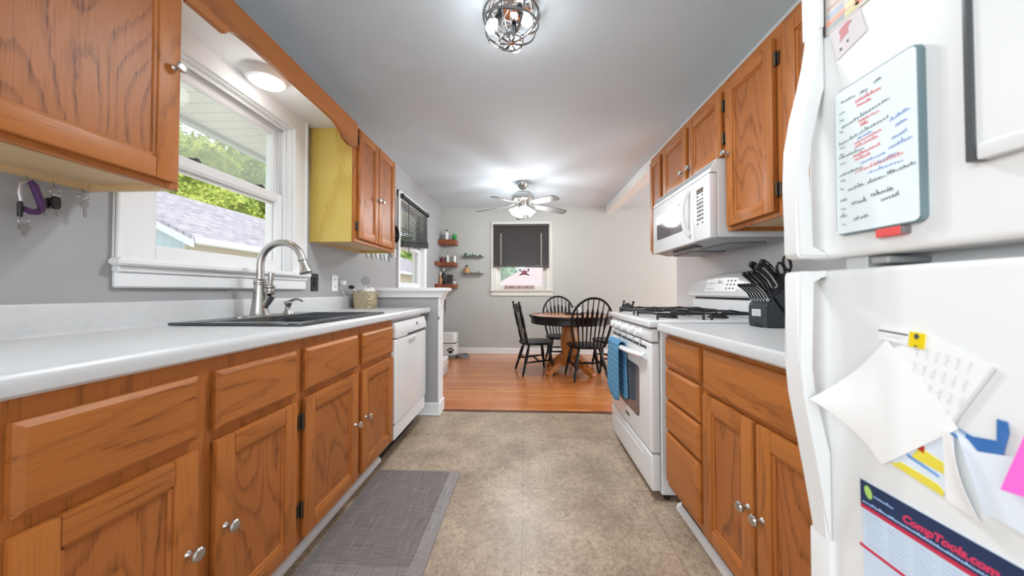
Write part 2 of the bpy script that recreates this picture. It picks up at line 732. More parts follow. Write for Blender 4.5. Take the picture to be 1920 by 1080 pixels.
# white board over the sink between the cabinets
b = MB(); b.box(XL, -1.125, 1.012, 2.083, 2.118, 2.14); b.build('trim_4', white_paint(), kind='structure')


# ------------------------------------------------------------------ windows
def window(n, axis, face, out, hole, cas, glass_haze, meet, sill=True, dark_side=True):
    """double hung window; axis 'X' = in a wall of constant x, out = direction to outside"""
    a0, a1, z0, z1 = hole

    def P(m, d0, d1, aa, bb, zz0, zz1, mi=0, bev=.003):
        x0, x1 = sorted((face + out * d0, face + out * d1))
        if axis == 'X':
            m.box(x0, x1, aa, bb, zz0, zz1, mi, bev)
        else:
            m.box(aa, bb, x0, x1, zz0, zz1, mi, bev)
    root = bpy.data.objects.new('window_%d' % n, None)
    COL.objects.link(root)
    cen = (face, (a0 + a1) / 2, z0) if axis == 'X' else ((a0 + a1) / 2, face, z0)
    root.location = cen
    ORG[root.name] = Vector(cen)
    root['kind'] = 'structure'
    wp = white_paint() if n < 3 else mat('cream_gloss_paint', (222, 220, 212), .35)
    m = MB()
    c = cas
    P(m, -.018, 0, a0 - c, a0 + .006, z0, z1 + c)
    P(m, -.018, 0, a1 - .006, a1 + c, z0, z1 + c)
    P(m, -.0175, 0, a0 - c, a1 + c, z1 - .006, z1 + c)
    for (u0, u1, v0, v1) in ((a0 - c, a0 - c + .018, z0, z1 + c), (a1 + c - .018, a1 + c, z0, z1 + c), (a0 - c, a1 + c, z1 + c - .018, z1 + c)):
        P(m, -.027, -.01, u0, u1, v0, v1)
    m.build('casing', wp, root)
    m = MB()
    P(m, -.052, 0, a0 - c - .012, a1 + c + .012, z0 - .018, z0 + .010, 0, .008)
    P(m, -.004, .05, a0, a1, z0, z0 + .010, 0, .002)
    P(m, -.03, 0, a0 - c, a1 + c, z0 - .040, z0 - .018, 0, .004)
    P(m, -.022, 0, a0 - c, a1 + c, z0 - .095, z0 - .038, 0, .006)
    m.build('stool', wp, root)
    m = MB()
    t = .028
    P(m, 0.0, .15, a0, a0 + .012, z0, z1)
    P(m, 0.0, .15, a1 - .012, a1, z0, z1)
    P(m, 0.0, .15, a0 + .012, a1 - .012, z1 - .012, z1)
    P(m, 0.05, .16, a0 + .012, a1 - .012, z0, z0 + .012)
    for d0, d1 in ((.03, .04), (.068, .074), (.105, .149)):
        P(m, d0, d1, a0 + .011, a0 + t, z0 + .012, z1 - t, 0, .002)
        P(m, d0, d1, a1 - t, a1 - .011, z0 + .012, z1 - t, 0, .002)
        P(m, d0, d1, a0 + .011, a1 - .011, z1 - t, z1 - .011, 0, .002)
    m.build('jamb', wp, root)
    fw = .042
    A0, A1 = a0 + .022, a1 - .022
    for nm, d0, d1, zz0, zz1, bot, top in (('lower_sash', .041, .067, z0 + .012, meet + .03, .058, .045), ('upper_sash', .075, .104, meet - .03, z1 - .022, .05, fw)):
        m = MB()
        P(m, d0, d1, A0, A0 + fw, zz0, zz1)
        P(m, d0, d1, A1 - fw, A1, zz0, zz1)
        P(m, d0, d1, A0 + fw, A1 - fw, zz0, zz0 + bot)
        P(m, d0, d1, A0 + fw, A1 - fw, zz1 - top, zz1)
        q = .006
        P(m, d0 + .004, d1 - .004, A0 + fw - q, A0 + fw + q, zz0 + bot, zz1 - top, 0, .002)
        P(m, d0 + .004, d1 - .004, A1 - fw - q, A1 - fw + q, zz0 + bot, zz1 - top, 0, .002)
        P(m, d0 + .004, d1 - .004, A0 + fw, A1 - fw, zz0 + bot - q, zz0 + bot + q, 0, .002)
        P(m, d0 + .004, d1 - .004, A0 + fw, A1 - fw, zz1 - top - q, zz1 - top + q, 0, .002)
        sash = m.build(nm, wp, root)
        g = MB()
        dm = (d0 + d1) / 2
        P(g, dm - .002, dm + .002, A0 + fw, A1 - fw, zz0 + bot, zz1 - top, 0, 0)
        g.build('pane', glass() if nm == 'lower_sash' else glass('painted_haze_glass', (0.97, 1, 1), glass_haze, .015), sash)
        if nm == 'lower_sash':
            for fr in (.28, .78):
                aa = A0 + (A1 - A0) * fr
                lk = MB()
                P(lk, d0 + .002, d1 + .012, aa - .022, aa + .022, zz1, zz1 + .010, 0, .003)
                P(lk, d0 + .006, d0 + .014, aa - .004, aa + .018, zz1 + .008, zz1 + .018, 0, .003)
                lk.build('sash_lock', mat('lock_grey', (70, 70, 72), .4, .5), sash)
    return root


window(1, 'X', XL, -1, W1, .105, .20, 1.585)
window(2, 'X', XL, -1, W2, .07, .05, 1.58)
window(3, 'Y', YB, 1, W3, .085, .05, 1.58)
window(4, 'X', XL, -1, W4, .07, .0, 1.55)  # added window, never in view, made to let the side fill in

# ------------------------------------------------------------------ cabinets


def knob(parent, x, y, z, d, label=None):
    m = MB()
    m.lathe([(.009, 0), (.0075, .003), (.005, .008), (.005, .014), (.011, .018), (.0155, .022), (.0155, .026), (.012, .030), (.0, .032)], (x, y, z), (d, 0, 0), 18)
    return m.build('knob', nickel(), parent)


def hinge(parent, x, y, z, d, side):
    """surface hinge on the face frame beside a door edge; side = +1 when the frame is towards +y"""
    m = MB()
    x0, x1 = sorted((x, x + d * .006))
    m.box(x0, x1, *sorted((y + side * .001, y + side * .016)), z - .026, z + .026, bev=.002)
    m.cyl((x + d * .010, y + side * .004, z - .024), (x + d * .010, y + side * .004, z + .024), .005, n=8)
    for k in (-.026, .026):
        m.ell((x + d * .010, y + side * .004, z + k), (.0045, .0045, .005), n=8)
    return m.build('hinge', bronze(), parent)


def door(parent, xf, d, y0, y1, z0, z1, knob_at=None, hinge_y=None, fw=.054, hz=None):
    """framed oak door; outer face at x=xf, looking towards d; back of the door lies .019 behind"""
    m = MB()
    xb = xf - d * .019
    X = sorted((xf, xb))
    bv = .0045
    m.box(*X, y0, y0 + fw, z0, z1, 0, bv, 2)
    m.box(*X, y1 - fw, y1, z0, z1, 0, bv, 2)
    m.box(*X, y0 + fw, y1 - fw, z0, z0 + fw, 1, bv, 2)
    m.box(*X, y0 + fw, y1 - fw, z1 - fw, z1, 1, bv, 2)
    # beaded inner edge
    e = .009
    xi0, xi1 = sorted((xf - d * .005, xf - d * .014))
    m.box(xi0, xi1, y0 + fw - .002, y0 + fw + e, z0 + fw, z1 - fw, 0, .003)
    m.box(xi0, xi1, y1 - fw - e, y1 - fw + .002, z0 + fw, z1 - fw, 0, .003)
    m.box(xi0, xi1, y0 + fw, y1 - fw, z0 + fw - .002, z0 + fw + e, 1, .003)
    m.box(xi0, xi1, y0 + fw, y1 - fw, z1 - fw - e, z1 - fw + .002, 1, .003)
    dr = m.build('door', [oak_z(), oak_y()], parent)
    p = MB()
    p.box(*sorted((xf - d * .0105, xb + d * .002)), y0 + fw - .003, y1 - fw + .003, z0 + fw - .003, z1 - fw + .003)
    p.build('door_panel', oak_p(), dr)
    if knob_at:
        knob(dr, xf, knob_at[0], knob_at[1], d)
    if hinge_y is not None:
        side = 1 if hinge_y > (y0 + y1) / 2 else -1
        h = z1 - z0
        for zz in (hz or (z0 + h * .14, z1 - h * .14)):
            hinge(dr, xb, hinge_y, zz, d, side)
    return dr


def drawer(parent, xf, d, y0, y1, z0, z1):
    m = MB()
    xb = xf - d * .019
    c = .011
    # slab with a sloped edge all round
    A = [(xb, y0, z0), (xb, y1, z0), (xb, y1, z1), (xb, y0, z1)]
    xm = xf - d * .007
    B = [(xm, y0, z0), (xm, y1, z0), (xm, y1, z1), (xm, y0, z1)]
    F = [(xf, y0 + c, z0 + c), (xf, y1 - c, z0 + c), (xf, y1 - c, z1 - c), (xf, y0 + c, z1 - c)]
    va, vb, vf = ([m._v(p) for p in q] for q in (A, B, F))
    m.bm.faces.new(va)
    m.bm.faces.new(vf)
    for u, v in ((va, vb), (vb, vf)):
        for i in range(4):
            m.bm.faces.new((u[i], u[(i + 1) % 4], v[(i + 1) % 4], v[i]))
    return m.build('drawer_front', oak_y(), parent, smooth=10)


def base_unit(label, y0, y1, xf, d, xw, toe, group, well=False):
    """carcass with a face frame; xf = frame face, xw = wall side, toe = toe kick plane"""
    t = thing('base_cabinet', label, 'cabinet', ((xf + xw) / 2, (y0 + y1) / 2, 0), group)
    m = MB()
    xb = xf - d * .02
    top = .858 if d > 0 else .838
    xk = xw + d * .03
    if well:
        m.box(*sorted((xb, xk)), y0, y0 + .018, .12, top)
        m.box(*sorted((xb, xk)), y1 - .018, y1, .12, top)
        m.box(*sorted((xb, xk)), y0, y1, .12, .14)
        m.box(*sorted((xk, xk + d * .01)), y0, y1, .12, top)
    else:
        m.box(*sorted((xb, xk)), y0, y1, .12, top)
    top = .858 if d > 0 else .838
    m.box(*sorted((xf, xb)), y0, y1, .12, top, 0)
    m.build('cabinet_body', oak_z(), t)
    m = MB()
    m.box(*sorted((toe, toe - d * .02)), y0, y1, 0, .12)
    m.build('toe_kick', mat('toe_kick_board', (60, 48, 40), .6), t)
    return t


# --- left run: two doors and two drawer fronts each
XFL, XDL = -.825, -.805
c1 = base_unit('oak base cabinet nearest the camera on the left, under bare counter left of the sink', .10, 1.142, XFL, 1, XL, -.905, 'oak base cabinets')
drawer(c1, XDL, 1, .483, .775, .668, .822)
drawer(c1, XDL, 1, .821, 1.120, .668, .822)
door(c1, XDL, 1, .483, .775, .135, .640, (.752, .405))
door(c1, XDL, 1, .821, 1.120, .135, .640, (.848, .405), 1.122, hz=(.24, .56))
c2 = base_unit('oak base cabinet under the sink, between the nearest cabinet and the dishwasher', 1.142, 1.962, XFL, 1, XL, -.905, 'oak base cabinets', True)
drawer(c2, XDL, 1, 1.165, 1.535, .668, .822)
drawer(c2, XDL, 1, 1.581, 1.944, .668, .822)
door(c2, XDL, 1, 1.165, 1.535, .135, .640, (1.508, .405), 1.163, hz=(.24, .56))
door(c2, XDL, 1, 1.581, 1.944, .135, .640, (1.608, .405))

# --- right run
XFR, XDR = .67, .65
c3 = base_unit('narrow oak base cabinet with four stacked drawers beside the stove', 1.255, 1.585, XFR, -1, XR, .73, 'oak base cabinets')
for z0, z1 in ((.686, .818), (.536, .672), (.392, .524), (.150, .378)):
    drawer(c3, XDR, -1, 1.274, 1.570, z0, z1)
c4 = base_unit('oak base cabinet with one wide drawer over two doors next to the refrigerator', .66, 1.255, XFR, -1, XR, .73, 'oak base cabinets')
drawer(c4, XDR, -1, .690, 1.243, .668, .818)
door(c4, XDR, -1, .975, 1.243, .140, .655, (.998, .398))
door(c4, XDR, -1, .690, .962, .140, .655, (.940, .398))


def upper_unit(label, y0, y1, xf, d, xw, z0, z1, group, side_mat=None, side_y=None):
    t = thing('wall_cabinet', label, 'cabinet', ((xf + xw) / 2, (y0 + y1) / 2, z0), group)
    m = MB()
    xb = xf - d * .019
    w = .016
    m.box(*sorted((xb, xw)), y0, y0 + w, z0, z1, 1)
    m.box(*sorted((xb, xw)), y1 - w, y1, z0, z1, 1)
    m.box(*sorted((xb, xw)), y0 + w, y1 - w, z0 + .018, z1 - .004, 2)
    m.box(*sorted((xw, xw + d * .02)), y0 + w, y1 - w, z0, z0 + .02, 2)
    # face frame: stiles, rails
    F = sorted((xf, xb))
    m.box(*F, y0, y0 + .038, z0, z1, 0, .002)
    m.box(*F, y1 - .038, y1, z0, z1, 0, .002)
    m.box(*F, y0 + .038, y1 - .038, z0, z0 + .045, 3, .002)
    m.box(*F, y0 + .038, y1 - .038, z1 - .05, z1, 3, .002)
    m.box(*sorted((xb, xb + d * .002)), y0 + .03, y1 - .03, z0 + .03, z1 - .03, 0)
    m.build('cabinet_body', [oak_z(), side_mat or oak_z(), maple(), oak_y()], t)
    return t


u1 = upper_unit('oak wall cabinet at the top left corner, keys hanging under it', .36, 1.004, -1.13, 1, XL, 1.358, 2.142, 'oak wall cabinets', maple())
door(u1, -1.11, 1, .50, .986, 1.376, 2.122, (.968, 1.738), fw=.062)
u2 = upper_unit('oak wall cabinet right of the sink window with a yellow side panel', 2.085, 2.735, -1.13, 1, XL, 1.362, 2.142, 'oak wall cabinets', yellow_ply())
door(u2, -1.11, 1, 2.112, 2.392, 1.390, 2.122, (2.366, 1.715), 2.110, hz=(1.47, 2.04))
door(u2, -1.11, 1, 2.402, 2.700, 1.390, 2.122, (2.430, 1.715))

v = MB()
poly = [(1.004, 2.142), (1.004, 1.984), (1.135, 1.984), (1.146, 1.992), (1.150, 2.003)]
for i in range(7):
    t = i / 6
    poly.append((1.150 + .05 * t, 2.003 + .022 * math.sin(PI / 2 * t)))
poly += [(1.26, 2.030), (1.42, 2.030), (1.70, 2.030), (1.78, 2.028)]
for i in range(1, 9):
    t = i / 8
    poly.append((1.78 + .135 * t, 2.028 - .05 * t ** 2.4))
poly += [(1.925, 1.966), (1.98, 1.958), (2.02, 1.962), (2.085, 1.984), (2.085, 2.142)]
v.prism(poly, 'X', -1.13, -1.111, bev=.003)
one('window_valance', v, oak('oak_valance', OAKL, OAKD, 'Y', 4, 4, seed=6), 'scalloped oak valance board spanning the two cabinets over the sink window', 'valance')

UF, UD = .985, .965
UT, UB = 2.075, 1.326
u3 = upper_unit('narrow oak wall cabinet at the far end, beyond the microwave', 2.372, 2.60, UF, -1, XR, UB, UT, 'oak wall cabinets')
door(u3, UD, -1, 2.386, 2.574, UB + .018, 2.030, None, fw=.046)
u4 = upper_unit('short oak wall cabinet with two doors right above the microwave', 1.632, 2.372, UF, -1, XR, 1.695, UT, 'oak wall cabinets')
door(u4, UD, -1, 1.650, 1.968, 1.705, 2.030, (1.942, 1.76), 1.648, fw=.05, hz=(1.79, 1.955))
door(u4, UD, -1, 2.005, 2.335, 1.705, 2.030, (2.030, 1.76), 2.337, fw=.05)
u5 = upper_unit('tall oak wall cabinet with one door between microwave and refrigerator', 1.285, 1.632, UF, -1, XR, UB, UT, 'oak wall cabinets')
door(u5, UD, -1, 1.310, 1.612, UB + .02, 2.031, (1.592, 1.70), 1.308, hz=(1.43, 1.945))
u6 = upper_unit('oak wall cabinet mostly hidden behind the refrigerator top', .90, 1.285, UF, -1, XR, UB, UT, 'oak wall cabinets')
door(u6, UD, -1, .925, 1.255, UB + .02, 2.031, (.95, 1.42))

# ------------------------------------------------------------------ worktops
t = thing('countertop', 'long white laminate countertop with the sink, along the left wall', 'countertop', (-1.1, 1.35, .86))
m = MB()
SY0, SY1, SX0, SX1 = 1.225, 1.875, -1.345, -.875
for x0, x1, y0, y1 in ((-1.425, -.83, .02, SY0), (-1.425, -.83, SY1, 2.685), (-1.425, SX0, SY0, SY1), (SX1, -.83, SY0, SY1)):
    m.box(x0, x1, y0, y1, .862, .900)
fe = [(-.83, .862), (-.806, .862), (-.800, .868), (-.799, .885), (-.802, .896), (-.809, .9025), (-.816, .903), (-.83, .900)]
m.prism(fe, 'Y', .02, 2.685)
m.build('worktop', laminate(), t)
m = MB()
m.prism([(-1.435, .9), (-1.405, .9), (-1.414, .905), (-1.416, .915), (-1.416, .988), (-1.419, .994), (-1.435, .995)], 'Y', .02, 2.58)
m.build('backsplash', laminate(), t)
t = thing('countertop', 'short white laminate countertop with the knife block, beside the refrigerator', 'countertop', (.95, 1.1, .85))
m = MB()
m.box(.655, XR - .002, .655, 1.59, .842, .880)
m.prism([(.655, .842), (.631, .842), (.626, .848), (.625, .866), (.628, .876), (.636, .8815), (.655, .880)], 'Y', .655, 1.59)
m.build('worktop', laminate(), t)
m = MB()
m.prism([(XR - .002, .88), (XR - .035, .88), (XR - .025, .885), (XR - .022, .895), (XR - .022, .965), (XR - .026, .972), (XR - .002, .972)], 'Y', .655, 1.59)
m.build('backsplash', laminate(), t)

# ------------------------------------------------------------------ sink, taps
sinkm = mat('dark_grey_sink_composite', (74, 77, 82), .22, .35, noise=.05, nscale=90)
t = thing('kitchen_sink', 'dark grey drop-in sink in the left countertop under the window', 'sink', (-1.11, 1.55, .9))
m = MB()
zr0, zr1 = .9015, .912
R0 = rrect(SX0 - .03, SX1 + .03, SY0 - .035, SY1 + .03, .03)
hx0, hx1, hy0, hy1 = -1.235, -.895, 1.255, 1.845
m.box(SX0 - .03, hx0, SY0 - .035, SY1 + .03, zr0, zr1, bev=.004, seg=2)
m.box(hx1, SX1 + .03, SY0 - .035, SY1 + .03, zr0, zr1, bev=.004, seg=2)
m.box(hx0, hx1, SY0 - .035, hy0, zr0, zr1, bev=.004, seg=2)
m.box(hx0, hx1, hy1, SY1 + .03, zr0, zr1, bev=.004, seg=2)
m.build('sink_rim', sinkm, t)
for y0, y1 in ((hy0, 1.56), (1.585, hy1)):
    m = MB()
    top = rrect(hx0, hx1, y0, y1, .05)
    bot = rrect(hx0 + .02, hx1 - .02, y0 + .02, y1 - .02, .05)
    A = [m._v((x, y, .909)) for x, y in top]
    B = [m._v((x, y, .74)) for x, y in bot]
    k = len(A)
    for i in range(k):
        m.bm.faces.new((A[i], A[(i + 1) % k], B[(i + 1) % k], B[i]))
    m.bm.faces.new(B)
    bw = m.build('bowl', sinkm, t, solid=.004)
m = MB(); m.box(hx0 + .01, hx1 - .01, 1.555, 1.59, .86, .905, bev=.006, seg=2)
m.build('divider', sinkm, t)

t = thing('kitchen_faucet', 'tall brushed nickel gooseneck faucet with flared spray head behind the sink', 'faucet', (-1.31, 1.545, .912))
fx, fy = -1.31, 1.545
m = MB()
m.prism(rrect(fx - .03, fx + .03, fy - .13, fy + .13, .028), 'Z', .912, .918, bev=.002)
m.build('deck_plate', nickel(), t)
m = MB()
m.lathe([(.040, 0), (.037, .01), (.033, .04), (.029, .08), (.0255, .12), (.024, .148)], (fx, fy, .918), n=28)
m.lathe([(.025, 0), (.028, .003), (.028, .008), (.025, .011), (.0285, .014), (.0285, .020), (.024, .023), (.018, .03)], (fx, fy, 1.064), n=28)
m.build('faucet_body', nickel(), t)
m = MB()
pts = [(fx, fy, 1.08), (fx, fy, 1.12), (fx, fy, 1.165)]
R = .108
for i in range(1, 15):
    a = PI - PI * .93 * i / 14
    pts.append((fx + R + R * math.cos(a), fy, 1.165 + R * math.sin(a)))
m.tube(pts, .0165, 16)
m.build('gooseneck', nickel(), t)
m = MB()
e = Vector(pts[-1]); ax = (e - Vector(pts[-2])).normalized()
m.lathe([(.0165, -.004), (.0195, -.003), (.0195, .005), (.017, .008), (.0178, .018), (.0225, .046), (.030, .064), (.030, .069), (.026, .071)], e, ax, 24)
m.build('spray_head', nickel(), t)
m = MB()
m.tube([(fx + .018, fy, .945), (fx + .045, fy, .99), (fx + .056, fy, 1.012)], [.012, .017, .02], 14)
m.build('valve_branch', nickel(), t)
m = MB()
m.lathe([(.019, -.012), (.022, -.006), (.022, .0), (.015, .006), (.014, .016), (.021, .024), (.021, .03), (.012, .036)], (fx + .052, fy, 1.03), (0, 0, 1), 18)
m.tube([(fx + .052, fy, 1.055), (fx + .054, fy, 1.085), (fx + .057, fy, 1.118), (fx + .0575, fy, 1.124)], [.009, .0105, .0135, .013], 14)
m.build('lever_handle', nickel(), t)

t = thing('soap_dispenser', 'small nickel soap pump on the sink deck, right of the faucet', 'soap dispenser', (-1.31, 1.735, .912))
sx, sy = -1.31, 1.735
m = MB(); m.lathe([(.026, 0), (.024, .006), (.017, .018), (.013, .032), (.014, .036), (.0145, .044), (.018, .050), (.021, .058), (.019, .066), (.008, .07)], (sx, sy, .912), n=22)
m.build('pump_body', nickel(), t)
m = MB(); m.tube([(sx, sy, .974), (sx + .02, sy, .985), (sx + .045, sy, .992), (sx + .068, sy, .988), (sx + .082, sy, .978)], [.008, .008, .007, .006, .0055], 12)
m.build('spout', nickel(), t)

# ------------------------------------------------------------------ dishwasher
t = thing('dishwasher', 'white built-in dishwasher under the end of the left countertop', 'dishwasher', (-1.1, 2.27, 0))
dx = -.802
m = MB(); m.box(-1.42, -.85, 1.972, 2.572, .10, .855, bev=.003)
m.build('tub', white_enamel(), t)
m = MB(); m.box(-.85, dx, 1.972, 2.572, .215, .735, bev=.010, seg=3)
m.build('door', white_enamel(), t)
m = MB(); m.prism([(-.85, .742), (dx + .002, .742), (dx + .004, .76), (dx, .80), (dx - .012, .838), (-.85, .846)], 'Y', 1.972, 2.572, bev=.006)
cp = m.build('control_panel', white_enamel(), t)
m = MB(); m.box(dx + .001, dx + .0065, 2.16, 2.545, .744, .754)
m.build('latch_slot', mat('slot_grey', (60, 60, 62), .5), cp)
m = MB(); m.lathe([(.012, 0), (.012, .002), (.0, .002)], (dx - .001, 2.36, .802), (1, 0, 0), 16)
m.build('badge', mat('badge_grey', (70, 72, 76), .3, .6), cp)
m = MB()
for k in range(5):
    m.box(dx + .001, dx + .0035, 2.05 + k * .045, 2.075 + k * .045, .766, .771)
m.build('button_marks', mat('mark_grey', (172, 174, 178), .5), cp)
m = MB(); m.prism([(dx - .004, .70), (dx + .018, .712), (dx + .018, .722), (dx - .004, .735)], 'Y', 2.19, 2.31, bev=.004)
m.build('handle', white_enamel(), t)
m = MB(); m.box(-.86, dx - .006, 1.975, 2.569, .118, .208, bev=.006)
m.build('access_panel', white_enamel(), t)
m = MB(); m.box(-.93, -.90, 1.975, 2.569, 0, .115)
m.build('toe_kick', black_plastic(), t)

# ------------------------------------------------------------------ range
t = thing('gas_range', 'white freestanding gas stove with black grates on the right side', 'stove', (.95, 2.03, 0))
ry0, ry1 = 1.648, 2.408
m = MB()
m.box(.665, 1.27, ry0, ry1, .03, .845, bev=.004)
for yy in (ry0 + .03, ry1 - .03):
    for xx in (.70, 1.22):
        m.cyl((xx, yy, 0), (xx, yy, .035), .015, n=10, m=1)
m.build('body', [white_enamel(), black_plastic()], t)
m = MB(); m.box(.618, .663, ry0 + .004, ry1 - .004, .045, .222, bev=.010, seg=3)
dw = m.build('drawer', white_enamel(), t)
m = MB(); m.box(.614, .620, ry0 + .12, ry1 - .12, .165, .180, bev=.0025)
m.build('drawer_pull', white_enamel(), dw)
m = MB(); m.box(.616, .663, ry0 + .004, ry1 - .004, .232, .772, bev=.010, seg=3)
dr = m.build('oven_door', white_enamel(), t)
m = MB(); m.prism(rrect(1.815, 2.245, .345, .625, .03), 'X', .6135, .618, bev=.001)
m.build('oven_window', mat('oven_glass', (92, 94, 98), .08, 0, .6), dr)
m = MB()
for k in range(6):
    y0 = ry0 + .06 + k * .108
    for j in range(3):
        m.box(.6135, .6175, y0 + j * .032, y0 + j * .032 + .024, .738 + .002 * (j % 2), .752)
m.build('vent_grille', mat('slot_dark', (58, 58, 60), .5), dr)
m = MB(); m.box(.6145, .6165, 1.99, 2.06, .285, .300, bev=.0008)
m.build('badge', mat('badge_grey', (70, 72, 76), .3, .6), dr)
m = MB()
hp = []
for i in range(17):
    u = i / 16
    hp.append((.612 - .030 * math.sin(PI * u) ** .45, ry0 + .05 + (ry1 - ry0 - .10) * u, .703 - .012 * math.sin(PI * u)))
m.tube(hp, [.020 if 0 < i < 16 else .024 for i in range(17)], 12, flat=.75)
m.build('handle', white_enamel(), dr)
m = MB(); m.prism([(.655, .782), (.618, .782), (.614, .80), (.622, .842), (.655, .845)], 'Y', ry0 + .002, ry1 - .002, bev=.004)
pn = m.build('control_panel', white_enamel(), t)
for k, yy in enumerate((1.79, 1.90, 2.03, 2.16, 2.27)):
    m = MB()
    m.lathe([(.026, 0), (.026, .006), (.021, .012), (.019, .028), (.016, .031), (0, .031)], (.617, yy, .813), (-1, 0, .15), 20)
    m.box(.578, .592, yy - .004, yy + .004, .798, .836, bev=.002)
    m.build('burner_knob', white_enamel(), pn)
m = MB(); m.box(.606, 1.20, ry0 - .002, ry1 + .002, .852, .888, bev=.010, seg=3)
m.build('cooktop', white_enamel(), t)
iron = mat('cast_iron', (36, 36, 38), .55)
for gx0, gx1 in ((.67, .90), (.94, 1.17)):
    for gy0, gy1 in ((ry0 + .05, ry0 + .345), (ry1 - .345, ry1 - .05)):
        m = MB()
        zt = .918
        cx_, cy_ = (gx0 + gx1) / 2, (gy0 + gy1) / 2
        r_ = .0062
        m.tube([(gx0, gy0, zt), (gx1, gy0, zt), (gx1, gy1, zt), (gx0, gy1, zt)], r_, 6, closed=True)
        for px, py in ((gx0, gy0), (gx1, gy0), (gx1, gy1), (gx0, gy1)):
            m.tube([(px, py, zt), (px, py, .888)], r_, 6)
        for px, py in ((cx_, gy0), (cx_, gy1), (gx0, cy_), (gx1, cy_)):
            vx, vy = cx_ - px, cy_ - py
            m.tube([(px, py, zt), (px + vx * .35, py + vy * .35, zt + .008), (px + vx * .75, py + vy * .75, zt + .006)], r_, 6)
        m.build('burner_grate', iron, t)
        m = MB(); m.lathe([(.05, 0), (.05, .008), (.038, .012), (.038, .020), (.03, .023), (0, .023)], (cx_, cy_, .888), n=20)
        m.build('burner_cap', iron, t)
m = MB()
m.box(1.19, 1.262, ry0 + .012, ry1 - .012, .885, .985, bev=.006)
m.box(1.20, 1.262, ry0 + .04, ry1 - .04, .98, 1.0, 1)
BGP = [(1.262, 0), (1.178, 0), (1.168, .008), (1.170, .022), (1.196, .087), (1.206, .102), (1.224, .111), (1.245, .113), (1.262, .111)]


def bg_h(y):
    u = min(1, max(0, (y - ry0) / (ry1 - ry0)))
    return .90 + .46 * math.sin(PI * u) ** .55


def bg_sec(y, k=1.0):
    return [(x if i in (0, 8) else 1.262 - (1.262 - x) * k, y, .998 + z * bg_h(y) * k) for i, (x, z) in enumerate(BGP)]


secs = [[m._v(p) for p in bg_sec(ry0 + .006 + (ry1 - ry0 - .012) * (1 - math.cos(PI * i / 24)) / 2)] for i in range(25)]
for p_, q_ in zip(secs, secs[1:]):
    for i in range(9):
        m.bm.faces.new((p_[i], p_[(i + 1) % 9], q_[(i + 1) % 9], q_[i]))
m.bm.faces.new(secs[0][::-1]); m.bm.faces.new(secs[-1])
bgd = m.build('backguard', [white_enamel(), black_gloss()], t)


def onslope(y0, y1, s0, s1, off=.0014):
    """rectangle on the sloped face of the backguard, s = 0..1 up the slope"""
    def q(s_, y):
        return (1.170 + .026 * s_ - off, y, .998 + (.022 + .065 * s_) * bg_h(y) + off * .3)
    return [q(s0, y0), q(s0, y1), q(s1, y1), q(s1, y0)]


m = MB()
for k in range(6):
    m.face(onslope(1.88 + .32 * k / 6, 1.88 + .32 * (k + 1) / 6, .08, .97, .0006))
m.build('touch_panel', mat('panel_white', (246, 246, 246), .3), bgd)
m = MB(); m.face(onslope(2.02, 2.075, .62, .9)); m.build('display', black_gloss(), bgd)
m = MB()
for r in range(3):
    for c_ in range(3):
        m.face(onslope(1.90 + c_ * .032, 1.915 + c_ * .032, .2 + r * .26, .32 + r * .26))
for r in range(2):
    m.face(onslope(2.10, 2.18, .25 + r * .4, .29 + r * .4))
m.build('buttons', mat('mark_dark', (130, 132, 136), .5), bgd)

# blue towel over the oven door handle
tw = thing('dish_towel', 'light blue checked dish towel hanging over the oven door handle', 'towel', (.56, 2.08, .36))


def towel(u, v):
    y = 2.02 + .235 * u
    n_ = .008 * math.sin(u * PI * 5 + .6) * (0.3 + v) + .004 * math.sin(u * 23 + v * 5)
    L_ = .34 + .02 * math.sin(u * 4)
    s = v * 2 - 1
    if abs(s) < .12:
        a = s / .12 * PI / 2
        return (.583 + .022 * math.sin(a), y, .708 + .018 * math.cos(a))
    if s < 0:
        k = (-s - .12) / .88
        return (.561 + n_ * k - .004 * math.sin(PI * k), y + .012 * k * math.sin(u * 9), .708 - L_ * k)
    k = (s - .12) / .88
    return (.605 + n_ * .2 * k, y - .035 * k, .708 - (L_ - .02) * k)


m = MB(); m.grid(towel, 36, 44)
m.build('towel_cloth', ramp_mat('blue_checked_cloth', checks((104, 160, 196), (160, 200, 222)), .9, .1), tw, solid=.004, smooth=80)

# ------------------------------------------------------------------ microwave
t = thing('microwave_oven', 'white over-the-range microwave under the short oak wall cabinet', 'microwave', (1.1, 2.0, 1.295))
my0, my1, mf = 1.642, 2.362, .905
m = MB(); m.box(mf + .04, 1.285, my0, my1, 1.303, 1.692, bev=.003)
m.build('body', mat('microwave_case', (226, 229, 231), .4), t)
m = MB(); m.prism([(mf + .04, 1.626), (mf + .004, 1.626), (mf + .006, 1.64), (mf + .034, 1.69), (mf + .04, 1.69)], 'Y', my0, my1)
vg = m.build('vent_grille', white_plastic(), t)
m = MB()
for k in range(3):
    u = .22 + k * .26
    xx, zz = mf + .006 + .028 * u, 1.64 + .05 * u
    m.box(xx - .002, xx + .003, my0 + .006, my1 - .006, zz - .001, zz + .0035)
m.build('vent_gaps', mat('gap_grey', (120, 128, 130), .6), vg)
ys = 1.80
m = MB(); m.box(mf, mf + .04, ys + .001, my1, 1.300, 1.622, bev=.008, seg=2)
dr = m.build('door', white_enamel(), t)
m = MB(); m.prism(rrect(1.925, 2.285, 1.385, 1.545, .012), 'X', mf - .0025, mf + .002, bev=.001)
m.build('door_window', mat('microwave_window', (112, 106, 108), .06, 0, .9), dr)
m = MB()
pts = [(mf - .004 - .038 * math.sin(PI * i / 12) ** .6, 1.835, 1.345 + .245 * i / 12) for i in range(13)]
